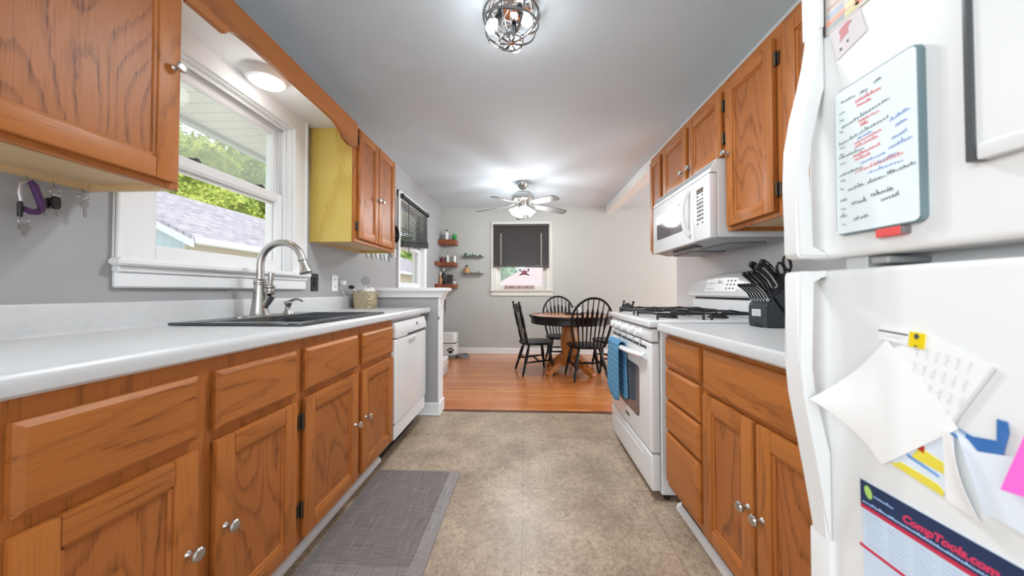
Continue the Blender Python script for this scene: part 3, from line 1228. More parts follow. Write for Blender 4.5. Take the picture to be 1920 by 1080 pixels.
m.tube(pts, [.012] + [.011] * 11 + [.012], 10, flat=1.3)
m.build('handle', white_enamel(), dr)
m = MB(); m.box(mf, mf + .04, my0, ys - .001, 1.300, 1.622, bev=.008, seg=2)
pn = m.build('control_panel', white_enamel(), t)
m = MB(); m.box(mf - .002, mf + .002, 1.700, 1.762, 1.545, 1.570, bev=.0008)
m.build('display', mat('display_brown', (96, 82, 72), .2), pn)
m = MB()
for r in range(8):
    for c_ in range(3):
        if r in (0, 7) and c_ == 1:
            continue
        y = 1.700 + c_ * .023
        z = 1.528 - r * .0205
        m.box(mf - .0016, mf + .002, y, y + .016, z, z + (.011 if 1 < r < 7 else .007))
m.build('keypad', mat('key_grey', (110, 108, 106), .5), pn)
m = MB(); m.prism([(mf + .012, 1.303), (1.28, 1.303), (1.28, 1.288), (1.0, 1.282), (mf + .03, 1.297)], 'Y', my0 + .012, my1 - .012)
bt = m.build('underside', mat('hood_grey', (158, 160, 162), .4, .2), t)
m = MB()
for y0, y1 in ((my0 + .06, my0 + .32), (my1 - .32, my1 - .06)):
    m.box(1.02, 1.22, y0, y1, 1.274, 1.286, bev=.003)
m.build('grease_filter', mat('filter_metal', (150, 152, 154), .45, .8), bt)
m = MB(); m.box(.945, .99, my0 + .22, my1 - .22, 1.280, 1.295, bev=.003)
m.build('hood_lamp_cover', mat('dark_lens', (70, 70, 72), .3), bt)

# ------------------------------------------------------------------ refrigerator
t = thing('refrigerator', 'white top-freezer refrigerator at the right edge, covered with notes', 'refrigerator', (.9, .24, 0))
FX, fy0, fy1 = .52, -.14, .622
m = MB(); m.box(.592, 1.27, fy0 + .004, fy1 - .004, .02, 1.675, bev=.006)
m.build('cabinet', white_enamel(), t)
fm = mat('fridge_enamel', (231, 232, 232), .38)
hand = {'freezer_door': [(.512, 1.50), (.507, 1.44), (.497, 1.395), (.483, 1.34), (.473, 1.285), (.470, 1.22), (.469, 1.10), (.471, 1.092), (.477, 1.089),
                         (.52, 1.089), (.52, 1.100), (.490, 1.104), (.489, 1.24), (.494, 1.29), (.505, 1.34), (.52, 1.385), (.52, 1.50)],
        'fridge_door': [(.512, .60), (.506, .665), (.499, .71), (.487, .78), (.475, .85), (.470, .91), (.469, 1.056), (.471, 1.063), (.478, 1.066),
                        (.52, 1.066), (.52, 1.056), (.490, 1.050), (.489, .90), (.494, .855), (.506, .80), (.52, .755), (.52, .60)]}
for nm, z0, z1, sz0, sz1 in (('freezer_door', 1.087, 1.68, 1.49, 1.678), ('fridge_door', .10, 1.068, .102, .61)):
    m = MB(); m.box(FX, .585, fy0, fy1, z0, z1, bev=.010, seg=4)
    d_ = m.build(nm, fm, t)
    m = MB(); m.box(.511, .522, .580, fy1 - .003, sz0, sz1, bev=.004, seg=2)
    m.build('door_trim', fm, d_)
    m = MB(); m.prism(hand[nm], 'Y', .582, .616, bev=.004)
    m.build('handle', fm, d_, smooth=50)
    m = MB(); m.box(.584, .593, fy0 + .02, fy1 - .012, z0 + .012, z1 - .012)
    m.build('gasket', mat('gasket_grey', (170, 171, 172), .6), d_)
m = MB()
m.box(.535, .60, .535, .57, 1.0665, 1.0885, bev=.002)
m.box(.53, .59, .50, .525, 1.073, 1.083, 1, .002)
m.build('centre_bracket', [mat('bracket_grey', (196, 197, 198), .4), mat('bracket_dark', (160, 161, 162), .4)], t)
m = MB(); m.box(.55, .60, fy0 + .02, fy1 - .02, 0, .09)
m.build('kick_grille', mat('kick_grey', (150, 150, 150), .5), t)

# ---- things on the refrigerator doors


def fquad(mb, pts, x0, x1, mi=0):
    """sheet on the door given by (y, z) corners, between x0 (front) and x1 (back)"""
    mb.prism(pts, 'X', x0, x1, mi)


def scribble(mb, p, q, amp, x, seed, w=.0009, mi=0, letters=9):
    """handwriting: a wavy pen line from p to q (y, z) on the plane x"""
    rnd = random.Random(seed)
    P, Q = Vector((p[0], p[1])), Vector((q[0], q[1]))
    d = Q - P
    n = Vector((-d.y, d.x)).normalized()
    if n.y < 0:
        n = -n
    pts = []
    for i in range(letters * 4 + 1):
        u = i / (letters * 4)
        ph = i % 4
        h = (0, 1, .25, .75)[ph] * (1.0 if rnd.random() > .2 else 1.7)
        k = P + d * (u + (0, -.006, .004, .01)[ph]) + n * amp * h * (0.7 + .5 * rnd.random())
        pts.append((x, k.x, k.y))
    mb.tube(pts, w, 5, mi, flat=.5)


t = thing('dry_erase_board', 'small magnetic whiteboard with a handwritten weekly list on the freezer door', 'whiteboard', (.515, .5, 1.12))
m = MB(); m.prism(rrect(.4415, .557, 1.122, 1.357, .008), 'X', .5105, .5195, bev=.0015)
m.build('board_edge', mat('board_edge_teal', (112, 136, 142), .5), t)
m = MB(); m.prism(rrect(.4435, .5555, 1.124, 1.355, .007), 'X', .5098, .5108)
m.build('writing_surface', mat('board_white', (230, 240, 243), .25), t)
BX = .5095


def onboard(u, v):
    """u 0..1 from the far (left) edge, v 0..1 from the top"""
    return (.5555 - .112 * u, 1.355 - .231 * v)


def lines(rows, colour, nm, w=.00045):
    mb = MB()
    for i, (u0, v0, u1, v1, a, n) in enumerate(rows):
        scribble(mb, onboard(u0, v0), onboard(u1, v1), a, BX, hash_(nm) + i, w, 0, n)
    mb.build(nm, mat(nm, colour, .5), t)


def hash_(s_):
    return sum(ord(c) * (i + 1) for i, c in enumerate(s_))


lines([(.30, .145, .62, .145, .005, 9), (.32, .175, .50, .178, .004, 6), (.34, .285, .60, .28, .004, 8), (.36, .315, .46, .315, .004, 4),
       (.28, .42, .62, .405, .004, 10), (.28, .445, .58, .437, .004, 9), (.26, .505, .60, .49, .004, 11), (.28, .53, .48, .525, .004, 6),
       (.28, .615, .85, .60, .004, 14)], (232, 112, 120), 'red_writing')
lines([(.72, .375, .93, .355, .0045, 6), (.78, .42, .90, .41, .004, 4), (.74, .49, .90, .475, .0045, 5), (.70, .54, .95, .525, .004, 7), (.32, .395, .50, .385, .003, 6),
       (.36, .565, .66, .555, .003, 9), (.55, .60, .80, .585, .003, 6), (.45, .645, .85, .64, .003, 9)], (110, 146, 212), 'blue_writing')
lines([(.10, .09, .30, .095, .003, 6), (.36, .10, .46, .10, .004, 3), (.54, .085, .63, .08, .004, 3), (.10, .27, .72, .235, .004, 16), (.06, .38, .70, .345, .0035, 16),
       (.05, .475, .40, .47, .003, 9), (.06, .60, .38, .59, .003, 9), (.18, .72, .40, .71, .005, 5), (.44, .71, .66, .70, .004, 7), (.68, .695, .98, .68, .004, 8),
       (.22, .82, .42, .82, .005, 5), (.48, .80, .74, .795, .005, 8), (.60, .845, .80, .835, .005, 6), (.25, .93, .44, .925, .006, 4)], (92, 106, 112), 'black_writing')
lines([(.07, .165, .15, .165, .004, 2), (.07, .21, .13, .22, .004, 2), (.06, .29, .12, .30, .003, 2), (.07, .41, .15, .41, .004, 2), (.06, .45, .13, .46, .003, 2), (.07, .52, .15, .52, .004, 2),
       (.07, .64, .14, .645, .004, 2), (.06, .69, .11, .70, .003, 2), (.06, .78, .16, .78, .005, 3), (.06, .83, .14, .84, .003, 2), (.06, .89, .15, .89, .005, 3), (.07, .94, .14, .95, .003, 2)], (150, 164, 172), 'day_column')

t = thing('fridge_magnet', 'red magnet sticking out below the small whiteboard', 'magnet', (.515, .478, 1.105))
m = MB(); m.box(.509, .5195, .465, .497, 1.109, 1.121, bev=.001); m.build('magnet_body', mat('magnet_red', (226, 86, 84), .4), t)
m = MB(); m.box(.509, .5195, .461, .4652, 1.1095, 1.1205, bev=.001); m.build('end_cap', mat('cap_grey', (120, 108, 108), .4), t)

t = thing('dry_erase_board', 'larger blank whiteboard with a dark side rail, cut off by the right edge', 'whiteboard', (.513, .28, 1.18))
m = MB(); m.box(.507, .5195, .15, .388, 1.180, 1.55, bev=.001); m.build('writing_surface', mat('board_blank', (228, 229, 230), .25), t)
m = MB(); m.box(.504, .5195, .3865, .3945, 1.178, 1.552, bev=.002, seg=2); m.build('side_rail', mat('rail_charcoal', (78, 80, 82), .35), t)
m = MB(); m.box(.505, .5195, .15, .386, 1.178, 1.196, bev=.003, seg=2); m.build('bottom_rail', mat('rail_white', (222, 223, 224), .3), t)

t = thing('fridge_magnet', 'white strip magnet with a yellow square end on the lower door', 'magnet', (.516, .475, .96))
rz = -.13


def tilt(pts, c, a):
    return [(c[0] + (y - c[0]) * math.cos(a) - (z - c[1]) * math.sin(a), c[1] + (y - c[0]) * math.sin(a) + (z - c[1]) * math.cos(a)) for y, z in pts]


MC = (.475, .968)
m = MB(); fquad(m, tilt([(.463, .9585), (.503, .9585), (.503, .9775), (.463, .9775)], MC, .10), .5165, .5195)
m.build('white_strip', mat('magnet_white', (236, 236, 236), .4), t)
m = MB(); fquad(m, tilt([(.447, .958), (.464, .958), (.464, .978), (.447, .978)], MC, .10), .516, .5195)
m.build('yellow_square', mat('magnet_yellow', (232, 206, 16), .4), t)
m = MB()
fquad(m, tilt([(.4555, .9685), (.459, .973), (.4555, .9775), (.452, .973)], MC, .10), .5157, .5161)
fquad(m, tilt([(.454, .959), (.457, .959), (.457, .961), (.454, .961)], MC, .10), .5157, .5161)
fquad(m, tilt([(.466, .9715), (.502, .9705), (.502, .9725), (.466, .9735)], MC, .10), .5160, .5166)
fquad(m, tilt([(.472, .966), (.494, .9655), (.494, .9665), (.472, .967)], MC, .10), .5160, .5166, 1)
m.build('printing', [mat('print_dark', (70, 76, 80), .5), mat('print_pale', (206, 206, 208), .5)], t)

t = thing('paper_note', 'large blank white sheet hanging askew under the yellow-ended magnet', 'paper', (.51, .5, .78))


def sheet(u, v):
    A, B, C_, D = (.580, .848), (.501, .779), (.416, .866), (.492, .962)
    y = (A[0] * (1 - u) + B[0] * u) * (1 - v) + (D[0] * (1 - u) + C_[0] * u) * v
    z = (A[1] * (1 - u) + B[1] * u) * (1 - v) + (D[1] * (1 - u) + C_[1] * u) * v
    return (.5172 - .036 * max(0, 1 - math.hypot(u, v) / .75) ** 2, y, z)


m = MB(); m.grid(sheet, 24, 24)
m.build('sheet', mat('paper_white', (242, 242, 242), .8), t, solid=.0006, smooth=0)
t = thing('paper_note', 'white receipt with grey handwriting, right of the large blank sheet', 'paper', (.517, .43, .86))
RC = [(.421, .870), (.384, .946), (.446, .978), (.485, .950), (.470, .87)]
m = MB(); fquad(m, RC, .5178, .5186)
m.build('sheet', mat('receipt_white', (238, 238, 238), .8), t)
m = MB()
k = 0
for i in range(6):
    a = i / 5
    for j in range(4):
        y = .452 - .010 * i + .004 * j
        z = .958 - .008 * i - .022 * j + (.006 * i)
        if i == 0 and j > 2:
            continue
        scribble(m, (y, z), (y + .004, z - .014), .003, .5176, 40 + k, .0006, 0, 3)
        k += 1
m.build('handwriting', mat('pencil_grey', (206, 207, 209), .7), t)
m = MB(); fquad(m, [(.421, .869), (.3835, .9455), (.3855, .9475), (.4235, .871)], .5172, .5179)
m.build('folded_edge', mat('paper_fold', (214, 214, 214), .8), t)

t = thing('flyer', 'yellow and white printed flyer tucked under the blank white sheet', 'flyer', (.518, .45, .78))
m = MB(); fquad(m, [(.492, .786), (.433, .775), (.4205, .846), (.424, .868), (.452, .868)], .5187, .5194)
m.build('sheet', mat('flyer_white', (222, 232, 242), .7), t)
m = MB()
fquad(m, [(.492, .7862), (.433, .7752), (.432, .7815), (.437, .787), (.448, .7895), (.478, .7945)], .5180, .5188)
fquad(m, [(.466, .808), (.4275, .803), (.4268, .812), (.431, .817), (.440, .820), (.456, .8255)], .5180, .5188)
m.build('yellow_bands', mat('flyer_yellow', (232, 216, 74), .6), t)
m = MB(); fquad(m, [(.470, .8055), (.437, .7965), (.437, .7995), (.472, .811)], .5180, .5188)
m.build('blue_lettering', mat('flyer_blue', (110, 160, 220), .6), t)
m = MB(); fquad(m, [(.459, .822), (.4515, .819), (.4515, .828), (.4535, .830)], .5179, .5187)
m.build('red_corner', mat('flyer_red', (186, 44, 30), .6), t)
t = thing('photo_print', 'blue photograph print behind the curled white paper', 'photo', (.518, .40, .84))
m = MB(); fquad(m, [(.426, .869), (.425, .858), (.4045, .845), (.3845, .832), (.3755, .878), (.3765, .890), (.3845, .890), (.385, .866), (.405, .862)], .5176, .5184)
m.build('print', ramp_mat('blue_photo', mottle((52, 110, 176), (70, 120, 186), 60), .4), t)
m = MB(); fquad(m, [(.399, .8435), (.3845, .832), (.3825, .845), (.391, .8455)], .5171, .5178)
m.build('print_foreground', mat('photo_brown', (150, 116, 110), .5), t)
m = MB(); fquad(m, [(.426, .869), (.410, .8625), (.4105, .856), (.425, .860)], .5171, .5178)
m.build('print_corner', mat('photo_grey', (176, 192, 208), .5), t)
t = thing('paper_note', 'curled pale blue paper with a deep bend, left of the pink sticky note', 'paper', (.51, .38, .77))


m = MB(); fquad(m, [(.418, .862), (.408, .857), (.40, .847), (.345, .862), (.345, .775), (.396, .781)], .5164, .5171)
m.build('sheet', mat('paper_pale_blue', (224, 231, 240), .8), t)


def curl(u, v):
    y = .431 - (.016 + .017 * v) * u - .002 * v
    z = .860 - .004 * u - .086 * v
    return (.5166 - .013 * (u ** 1.6) * (.25 + .75 * math.sin(PI * min(1, .15 + v * .8))), y, z)


m = MB(); m.grid(curl, 20, 28)
m.build('curled_flap', mat('paper_white', (242, 242, 242), .8), t, solid=.0006, smooth=0)
m = MB(); fquad(m, [(.379, .8165), (.345, .8205), (.345, .90), (.360, .885)], .5120, .5126)
one('sticky_note', m, mat('sticky_pink', (255, 110, 214), .7), 'bright pink sticky note at the right edge of the refrigerator', 'sticky note')

t = thing('magnet_calendar', 'printed calendar sheet with a navy header at the bottom of the refrigerator', 'calendar', (.517, .44, .5))
m = MB(); fquad(m, [(.531, .50), (.531, .7405), (.20, .7405), (.20, .50)], .5178, .5193)
m.build('sheet', mat('calendar_pale_blue', (204, 220, 238), .6), t)
m = MB(); fquad(m, [(.5335, .7045), (.5335, .7405), (.20, .7405), (.20, .7045)], .5172, .5180)
m.build('header', mat('calendar_navy', (34, 52, 88), .5), t)
m = MB(); fquad(m, [(.5335, .6985), (.5335, .7045), (.20, .7045), (.20, .6985)], .5172, .5180)
fquad(m, [(.536, .638), (.536, .6425), (.20, .6425), (.20, .638)], .5172, .5180)
m.build('red_rules', mat('calendar_red', (200, 46, 78), .5), t)
m = MB()
lp = [(.5215 + .0055 * math.cos(a), .7265 + .0085 * math.sin(a) + .003 * math.cos(a)) for a in [i * PI / 8 for i in range(16)]]
fquad(m, lp, .5166, .5174)
m.build('leaf_logo', mat('leaf_green', (176, 216, 116), .5), t)
m = MB()
text_into(m, 'CompTools.com', .0145, lambda u, v, w: (.5170 - w, .4775 - u * .93, .7155 + v), shear=.25, bold=.0006)
m.build('script_lettering', mat('calendar_script_red', (214, 62, 100), .5), t)
m = MB()
scribble(m, (.529, .708), (.375, .709), .002, .5169, 73, .0011, 0, 46)
scribble(m, (.513, .724), (.488, .7235), .0015, .5169, 74, .0011, 0, 9)
fquad(m, [(.3795, .708), (.3795, .722), (.376, .722), (.376, .708)], .5166, .5174)
scribble(m, (.373, .716), (.35, .716), .005, .5169, 75, .0018, 0, 6)
m.build('pale_lettering', mat('calendar_pale_letters', (176, 206, 240), .5), t)
m = MB()
for c_ in range(6):
    for r in range(9):
        y = .526 - c_ * .030
        z = .692 - r * .0055
        scribble(m, (y, z), (y - .020 - .004 * ((c_ + r) % 2), z), .0008, .5175, 200 + c_ * 10 + r, .0003, 0, 6)
m.build('date_lines', mat('calendar_grey', (150, 168, 192), .6), t)

t = thing('photo_print', 'colourful photo strip at the top left of the freezer door', 'photo', (.518, .53, 1.47))
m = MB(); fquad(m, [(.580, 1.472), (.47, 1.4735), (.47, 1.58), (.580, 1.58)], .5180, .5192)
m.build('print', mat('photo_beige', (206, 196, 186), .5), t)
m = MB()
for i, (y0, y1, z0, z1, c_) in enumerate(((.577, .546, 1.476, 1.484, (150, 156, 160)), (.577, .545, 1.486, 1.493, (236, 150, 130)), (.576, .548, 1.497, 1.505, (168, 180, 200)), (.575, .55, 1.512, 1.517, (196, 160, 150)),
                                        (.544, .522, 1.476, 1.485, (206, 196, 140)), (.543, .515, 1.487, 1.496, (250, 214, 160)), (.528, .505, 1.480, 1.498, (240, 150, 120)), (.514, .48, 1.478, 1.500, (246, 176, 130)), (.543, .50, 1.50, 1.55, (240, 232, 220)))):
    mm = MB(); fquad(mm, [(y0, z0), (y1, z0), (y1, z1), (y0, z1)], .5176, .5181)
    mm.build('print_patch', mat('patch_%d' % i, c_, .5), t)
m.bm.free()
m = MB(); fquad(m, [(.5815, 1.4725), (.5785, 1.4725), (.5785, 1.58), (.5815, 1.58)], .5165, .5192)
m.build('dark_edge', mat('photo_edge', (52, 52, 54), .5), t)
t = thing('paper_note', 'pale drawing with a red blot under the colourful photo strip', 'paper', (.518, .54, 1.42))
m = MB(); fquad(m, [(.5745, 1.474), (.5605, 1.4165), (.5125, 1.4285), (.5225, 1.474)], .5186, .5193)
m.build('sheet', mat('drawing_paper', (216, 209, 212), .7), t)
m = MB(); fquad(m, [(.556, 1.462), (.553, 1.452), (.5545, 1.442), (.547, 1.447), (.540, 1.449), (.541, 1.458), (.534, 1.464), (.541, 1.468), (.549, 1.466)], .5181, .5188)
m.build('red_blot', mat('blot_red', (204, 140, 142), .7), t)
m = MB(); fquad(m, [(.5545, 1.428), (.551, 1.428), (.551, 1.432), (.5545, 1.432)], .5181, .5188)
fquad(m, [(.543, 1.434), (.540, 1.434), (.540, 1.4375), (.543, 1.4375)], .5181, .5188)
m.build('dark_marks', mat('mark_ink', (84, 78, 84), .7), t)

# ------------------------------------------------------------------ knife block
t = thing('knife_block', 'black slanted knife block full of knives on the right countertop', 'knife block', (1.0, 1.44, .88))
KA = math.radians(10)
KO = Vector((.998, 1.392, .8815))
KM = Matrix.Translation(KO) @ Matrix.Rotation(KA, 4, 'Z')
KW = .098


def kmb():
    q = MB()
    q.M = KM
    return q


kg = mat('block_charcoal', (50, 54, 58), .45)
kd = mat('block_black', (34, 38, 44), .35)
m = kmb(); m.prism([(.13, 0), (.18, 0), (.18, .215), (.155, .232), (.028, .128)], 'Y', 0, KW, bev=.003)
m.build('block_body', kd, t)
m = kmb(); m.prism([(0, .014), (.0, .085), (.004, .098), (.026, .124), (.125, .0), (.004, 0)], 'Y', .001, KW - .001, bev=.003)
m.build('steak_knife_tray', kg, t)
m = kmb(); m.box(-.0012, .002, .034, .078, .045, .075, bev=.001)
lb = m.build('name_plate', mat('plate_grey', (200, 202, 204), .4), t)
m = kmb()
for k in range(3):
    m.box(-.0016, .001, .04, .072 - .006 * k, .065 - .008 * k, .0675 - .008 * k)
m.build('printing', mat('plate_print', (150, 152, 156), .4), lb)
m = kmb(); m.prism([(.03, .0005), (.068, .0005), (.06, .014), (.038, .014)], 'X', -.0005, .01)
m.build('foot_notch', black_plastic(), t)
kh = mat('knife_handle_black', (26, 26, 28), .32)
steel = mat('polished_steel', (214, 216, 218), .18, 1.0)
KD = Vector((-.66, 0, .75))


def knife(name, label, u, w, z, ln, r, group, tall=1.6):
    root = thing(name, label, 'knife', tuple(KM @ Vector((u, w, z))), group)
    d_ = KD
    base = Vector((u, w, z))
    n_ = Vector((.75, 0, .66))
    pts = [base + d_ * (.012 + (ln - .012) * i / 8) + n_ * (.006 * math.sin(PI * i / 8) - .010 * (i / 8) ** 3) for i in range(9)]
    q = kmb()
    q.tube(pts, [r * s_ for s_ in (.95, .9, .86, .9, 1, 1.05, 1.08, 1.1, .8)], 10, flat=tall)
    q.build('handle', kh, root)
    q = kmb(); q.tube([base - d_ * .004, base + d_ * .013], [r * .98, r * 1.0], 10, flat=tall); q.build('bolster', steel, root)
    q = kmb()
    sd = Vector((0, -r * .93, 0))
    q.tube([pts[0] + sd, pts[3] + sd * .95, pts[6] + sd * 1.08, pts[7] + sd * 1.1], r * .30, 6)
    q.tube([pts[0] - n_ * r * tall * .9, pts[3] - n_ * r * tall * .84, pts[6] - n_ * r * tall * 1.0, pts[7] - n_ * r * tall], r * .30, 6)
    q.build('tang', steel, root)
    return root


for i in range(6):
    knife('steak_knife', 'black-handled steak knife in the low front row of the knife block', .014, .012 + i * .0148, .113, .098, .0050, 'steak knives in the block')
knife('paring_knife', 'slim knife at the far left of the block, above the steak knives', .052, .088, .150, .115, .0075, 'kitchen knives in the block')
knife('utility_knife', 'slim knife second from the far side of the block', .056, .070, .153, .115, .0075, 'kitchen knives in the block')
knife('utility_knife', 'slim knife third from the far side, beside the thick black handle', .060, .052, .156, .115, .0075, 'kitchen knives in the block')
knife('carving_knife', 'thick black-handled knife standing highest in the block', .086, .072, .178, .135, .0100, 'kitchen knives in the block')
knife('chef_knife', 'thick black chef knife with a steel collar nearest the camera', .072, .030, .167, .130, .0115, 'kitchen knives in the block')
knife('bread_knife', 'thick black knife behind the chef knife, left of the scissors', .106, .050, .196, .122, .0095, 'kitchen knives in the block')
t = thing('kitchen_scissors', 'black-handled kitchen scissors stuck in the back of the knife block', 'scissors', tuple(KM @ Vector((.13, .03, .215))))
for w0, off in ((.022, .024), (.020, -.018)):
    q = kmb()
    cpt = Vector((.118, w0, .232)) + Vector((.75, 0, .66)) * off + KD * .03
    e1 = (KD * .9 + Vector((.75, 0, .66)) * .25).normalized()
    e2 = Vector((.75, 0, .66))
    q.tube([cpt + e1 * .030 * math.cos(a) + e2 * .0185 * math.sin(a) for a in [2 * PI * i / 20 for i in range(20)]], .0052, 8, closed=True)
    q.tube([cpt - e1 * .027, Vector((.128, w0, .214))], [.006, .005], 8)
    q.build('finger_loop', kh, t)
q = kmb(); q.lathe([(.006, 0), (.006, .004), (0, .005)], (.122, .0155, .224), (0, -1, 0), 12); q.build('pivot_screw', steel, t)

# ------------------------------------------------------------------ floor mat
t = thing('anti_fatigue_mat', 'grey woven kitchen floor mat in front of the sink cabinets', 'mat', (-.61, 1.47, 0))
wv = ramp_mat('grey_woven_vinyl', weave((100, 92, 90), (140, 132, 130)), .55, .4)
mx0, mx1, myA, myB = -.845, -.378, 1.10, 1.862
m = MB()
out = rrect(mx0, mx1, myA, myB, .012, 3)
inn = rrect(mx0 + .055, mx1 - .05, myA + .095, myB - .035, .012, 3)
A = [m._v((x, y, .001)) for x, y in out]
B = [m._v((x, y, .005)) for x, y in out]
C_ = [m._v((x, y, .0215)) for x, y in inn]
k = len(A)
for u, w_ in ((A, B), (B, C_)):
    for i in range(k):
        m.bm.faces.new((u[i], u[(i + 1) % k], w_[(i + 1) % k], w_[i]))
m.bm.faces.new(A[::-1])
m.build('sloped_border', ramp_mat('grey_woven_edge', weave((112, 104, 103), (150, 142, 141)), .45, .5), t)
m = MB(); m.prism(rrect(mx0 + .055, mx1 - .05, myA + .095, myB - .035, .012, 3), 'Z', .012, .0225, bev=.001)
m.build('mat_top', wv, t)

# ------------------------------------------------------------------ wall plates, basket
t = thing('switch_plate', 'black light switch plate on the wall right of the sink window', 'switch', (XL, 2.14, 1.035))
m = MB(); m.box(XL, XL + .006, 2.104, 2.176, 1.036, 1.154, bev=.002); m.build('plate', black_plastic(), t)
m = MB(); m.box(XL + .005, XL + .010, 2.124, 2.156, 1.062, 1.128, bev=.002); m.build('rocker', black_gloss(), t)
t = thing('wall_outlet', 'white electrical outlet with a plug on the wall between black switch and basket', 'outlet', (XL, 2.37, 1.035))
m = MB(); m.box(XL, XL + .006, 2.334, 2.408, 1.036, 1.154, bev=.002); m.build('plate', white_plastic(), t)
for z in (1.068, 1.122):
    m = MB(); m.prism(rrect(2.354, 2.388, z - .016, z + .016, .010), 'X', XL + .004, XL + .008); sk = m.build('socket', white_plastic(), t)
    m = MB()
    for yy in (2.364, 2.376):
        m.box(XL + .0075, XL + .009, yy, yy + .003, z - .004, z + .007)
    m.build('slots', mat('slot_dark', (58, 58, 60), .5), sk)
m = MB(); m.box(XL + .001, XL + .035, 2.44, 2.475, 1.085, 1.118, bev=.006, seg=2)
m.tube([(XL + .02, 2.45, 1.10), (XL + .03, 2.42, 1.09), (XL + .02, 2.45, 1.03), (XL + .018, 2.49, .999)], .0022, 6)
one('plug_adapter', m, white_plastic(), 'small white plug-in adapter with a thin cord right of the outlet', 'adapter')


def lattice(N, L, tc):
    def wave(rot):
        mp = N.new('ShaderNodeMapping')
        mp.inputs['Rotation'].default_value = (rot, rot, 0)
        L.new(tc.outputs['Object'], mp.inputs['Vector'])
        w_ = N.new('ShaderNodeTexWave')
        w_.inputs['Scale'].default_value = 22
        w_.bands_direction = 'Z'
        L.new(mp.outputs[0], w_.inputs['Vector'])
        return w_.outputs['Fac']
    mu = N.new('ShaderNodeMath')
    mu.operation = 'MAXIMUM'
    L.new(wave(PI / 4), mu.inputs[0])
    L.new(wave(-PI / 4), mu.inputs[1])
    return _ramp(N, L, mu.outputs[0], [(.5, (150, 134, 106)), (.8, (212, 198, 168))])


t = thing('woven_basket', 'square beige woven basket at the far end of the left countertop', 'basket', (-1.29, 2.53, .9015))
m = MB()
bx, by, r0, r1 = -1.292, 2.565, .066, .076
for ri in range(13):
    f_ = ri / 12
    z = .905 + .125 * f_
    rr = r0 + (r1 - r0) * f_
    k = 28
    ring = []
    for i in range(k):
        a = 2 * PI * i / k
        q = (abs(math.cos(a)) ** 6 + abs(math.sin(a)) ** 6) ** (-1 / 6)
        wob = .0022 * (1 if (i + ri) % 2 else -1)
        ring.append((bx + (rr * q + wob) * math.cos(a), by + (rr * q + wob) * math.sin(a), z))
    m.tube(ring, .0058, 6, closed=True, flat=1.0)
m.build('wicker', ramp_mat('beige_wicker', lattice, .7), t)
m = MB(); m.box(bx - .055, bx + .055, by - .055, by + .055, .9025, .908); m.build('basket_base', mat('wicker_base', (160, 144, 116), .8), t)
m = MB()
for c_, r_ in (((bx + .02, by - .02, 1.02), (.04, .04, .045)), ((bx + .035, by + .02, 1.03), (.032, .03, .04)), ((bx + .0, by + .02, 1.015), (.04, .035, .045))):
    m.ell(c_, r_)
one('cleaning_cloth', m, mat('white_cloth', (236, 234, 230), .9, bump=.5, bscale=70), 'crumpled white cloth stuffed in the woven basket', 'cloth')
t = thing('dish_brush', 'brush with a black head leaning out of the left of the basket', 'brush', (bx - .045, by - .04, .95))
m = MB(); m.tube([(bx - .03, by - .03, .93), (bx - .055, by - .045, 1.03), (bx - .072, by - .055, 1.06)], .005, 8); m.build('handle', white_plastic(), t)
m = MB(); m.ell((bx - .085, by - .06, 1.068), (.024, .018, .016)); m.build('brush_head', black_plastic(), t)
t = thing('wall_shadow_disc', 'round grey disc standing up out of the basket, in place of a wall shadow', 'shadow disc', (bx + .02, by - .045, .95))
m = MB(); m.tube([(bx + .0, by - .03, .93), (bx + .022, by - .045, 1.085)], .004, 8); m.build('stick', white_plastic(), t)  # disc on a stick put in for the round shadow on the wall
m = MB(); m.lathe([(.030, -.006), (.034, 0), (.030, .006)], (bx + .024, by - .047, 1.118), (.45, -.9, 0), 24); m.build('shadow_disc', mat('shadow_grey', (150, 151, 153), .8), t)

# ------------------------------------------------------------------ keys under the wall cabinet
ring_m = mat('key_ring_steel', (150, 150, 152), .3, 1.0)


def hook(root, y, z):
    q = MB()
    q.tube([(-1.405, y, 1.3585), (-1.405, y, z + .012)] + [(-1.405 + .007 - .007 * math.cos(a), y, z + .012 - .007 * math.sin(a)) for a in [PI * i / 6 for i in range(1, 7)]], .0014, 6)
    q.build('hook', ring_m, root)


def kring(mb, c, r, rx=0.3):
    mb.tube([(c[0] + r * math.cos(a) * rx, c[1] + r * math.cos(a) * .95, c[2] + r * math.sin(a)) for a in [2 * PI * i / 18 for i in range(18)]], .0013, 6, closed=True)


def key(mb, y, z, ln, tilt_=0.0, x=-1.398):
    """bow at the top, notched blade hanging down"""
    q0 = mb.M
    mb.M = Matrix.Translation((x, y, z)) @ Matrix.Rotation(tilt_, 4, 'X')
    mb.prism([(.0115 * math.cos(a), -.011 + .0115 * math.sin(a)) for a in [2 * PI * i / 12 for i in range(12)]], 'X', -.001, .001)
    mb.prism([(-.004, -.02), (.004, -.02), (.004, -ln * .55), (.0055, -ln * .62), (.003, -ln * .7), (.0055, -ln * .8), (.003, -ln * .88), (.001, -ln), (-.004, -ln * .95)], 'X', -.0009, .0009)
    mb.M = q0


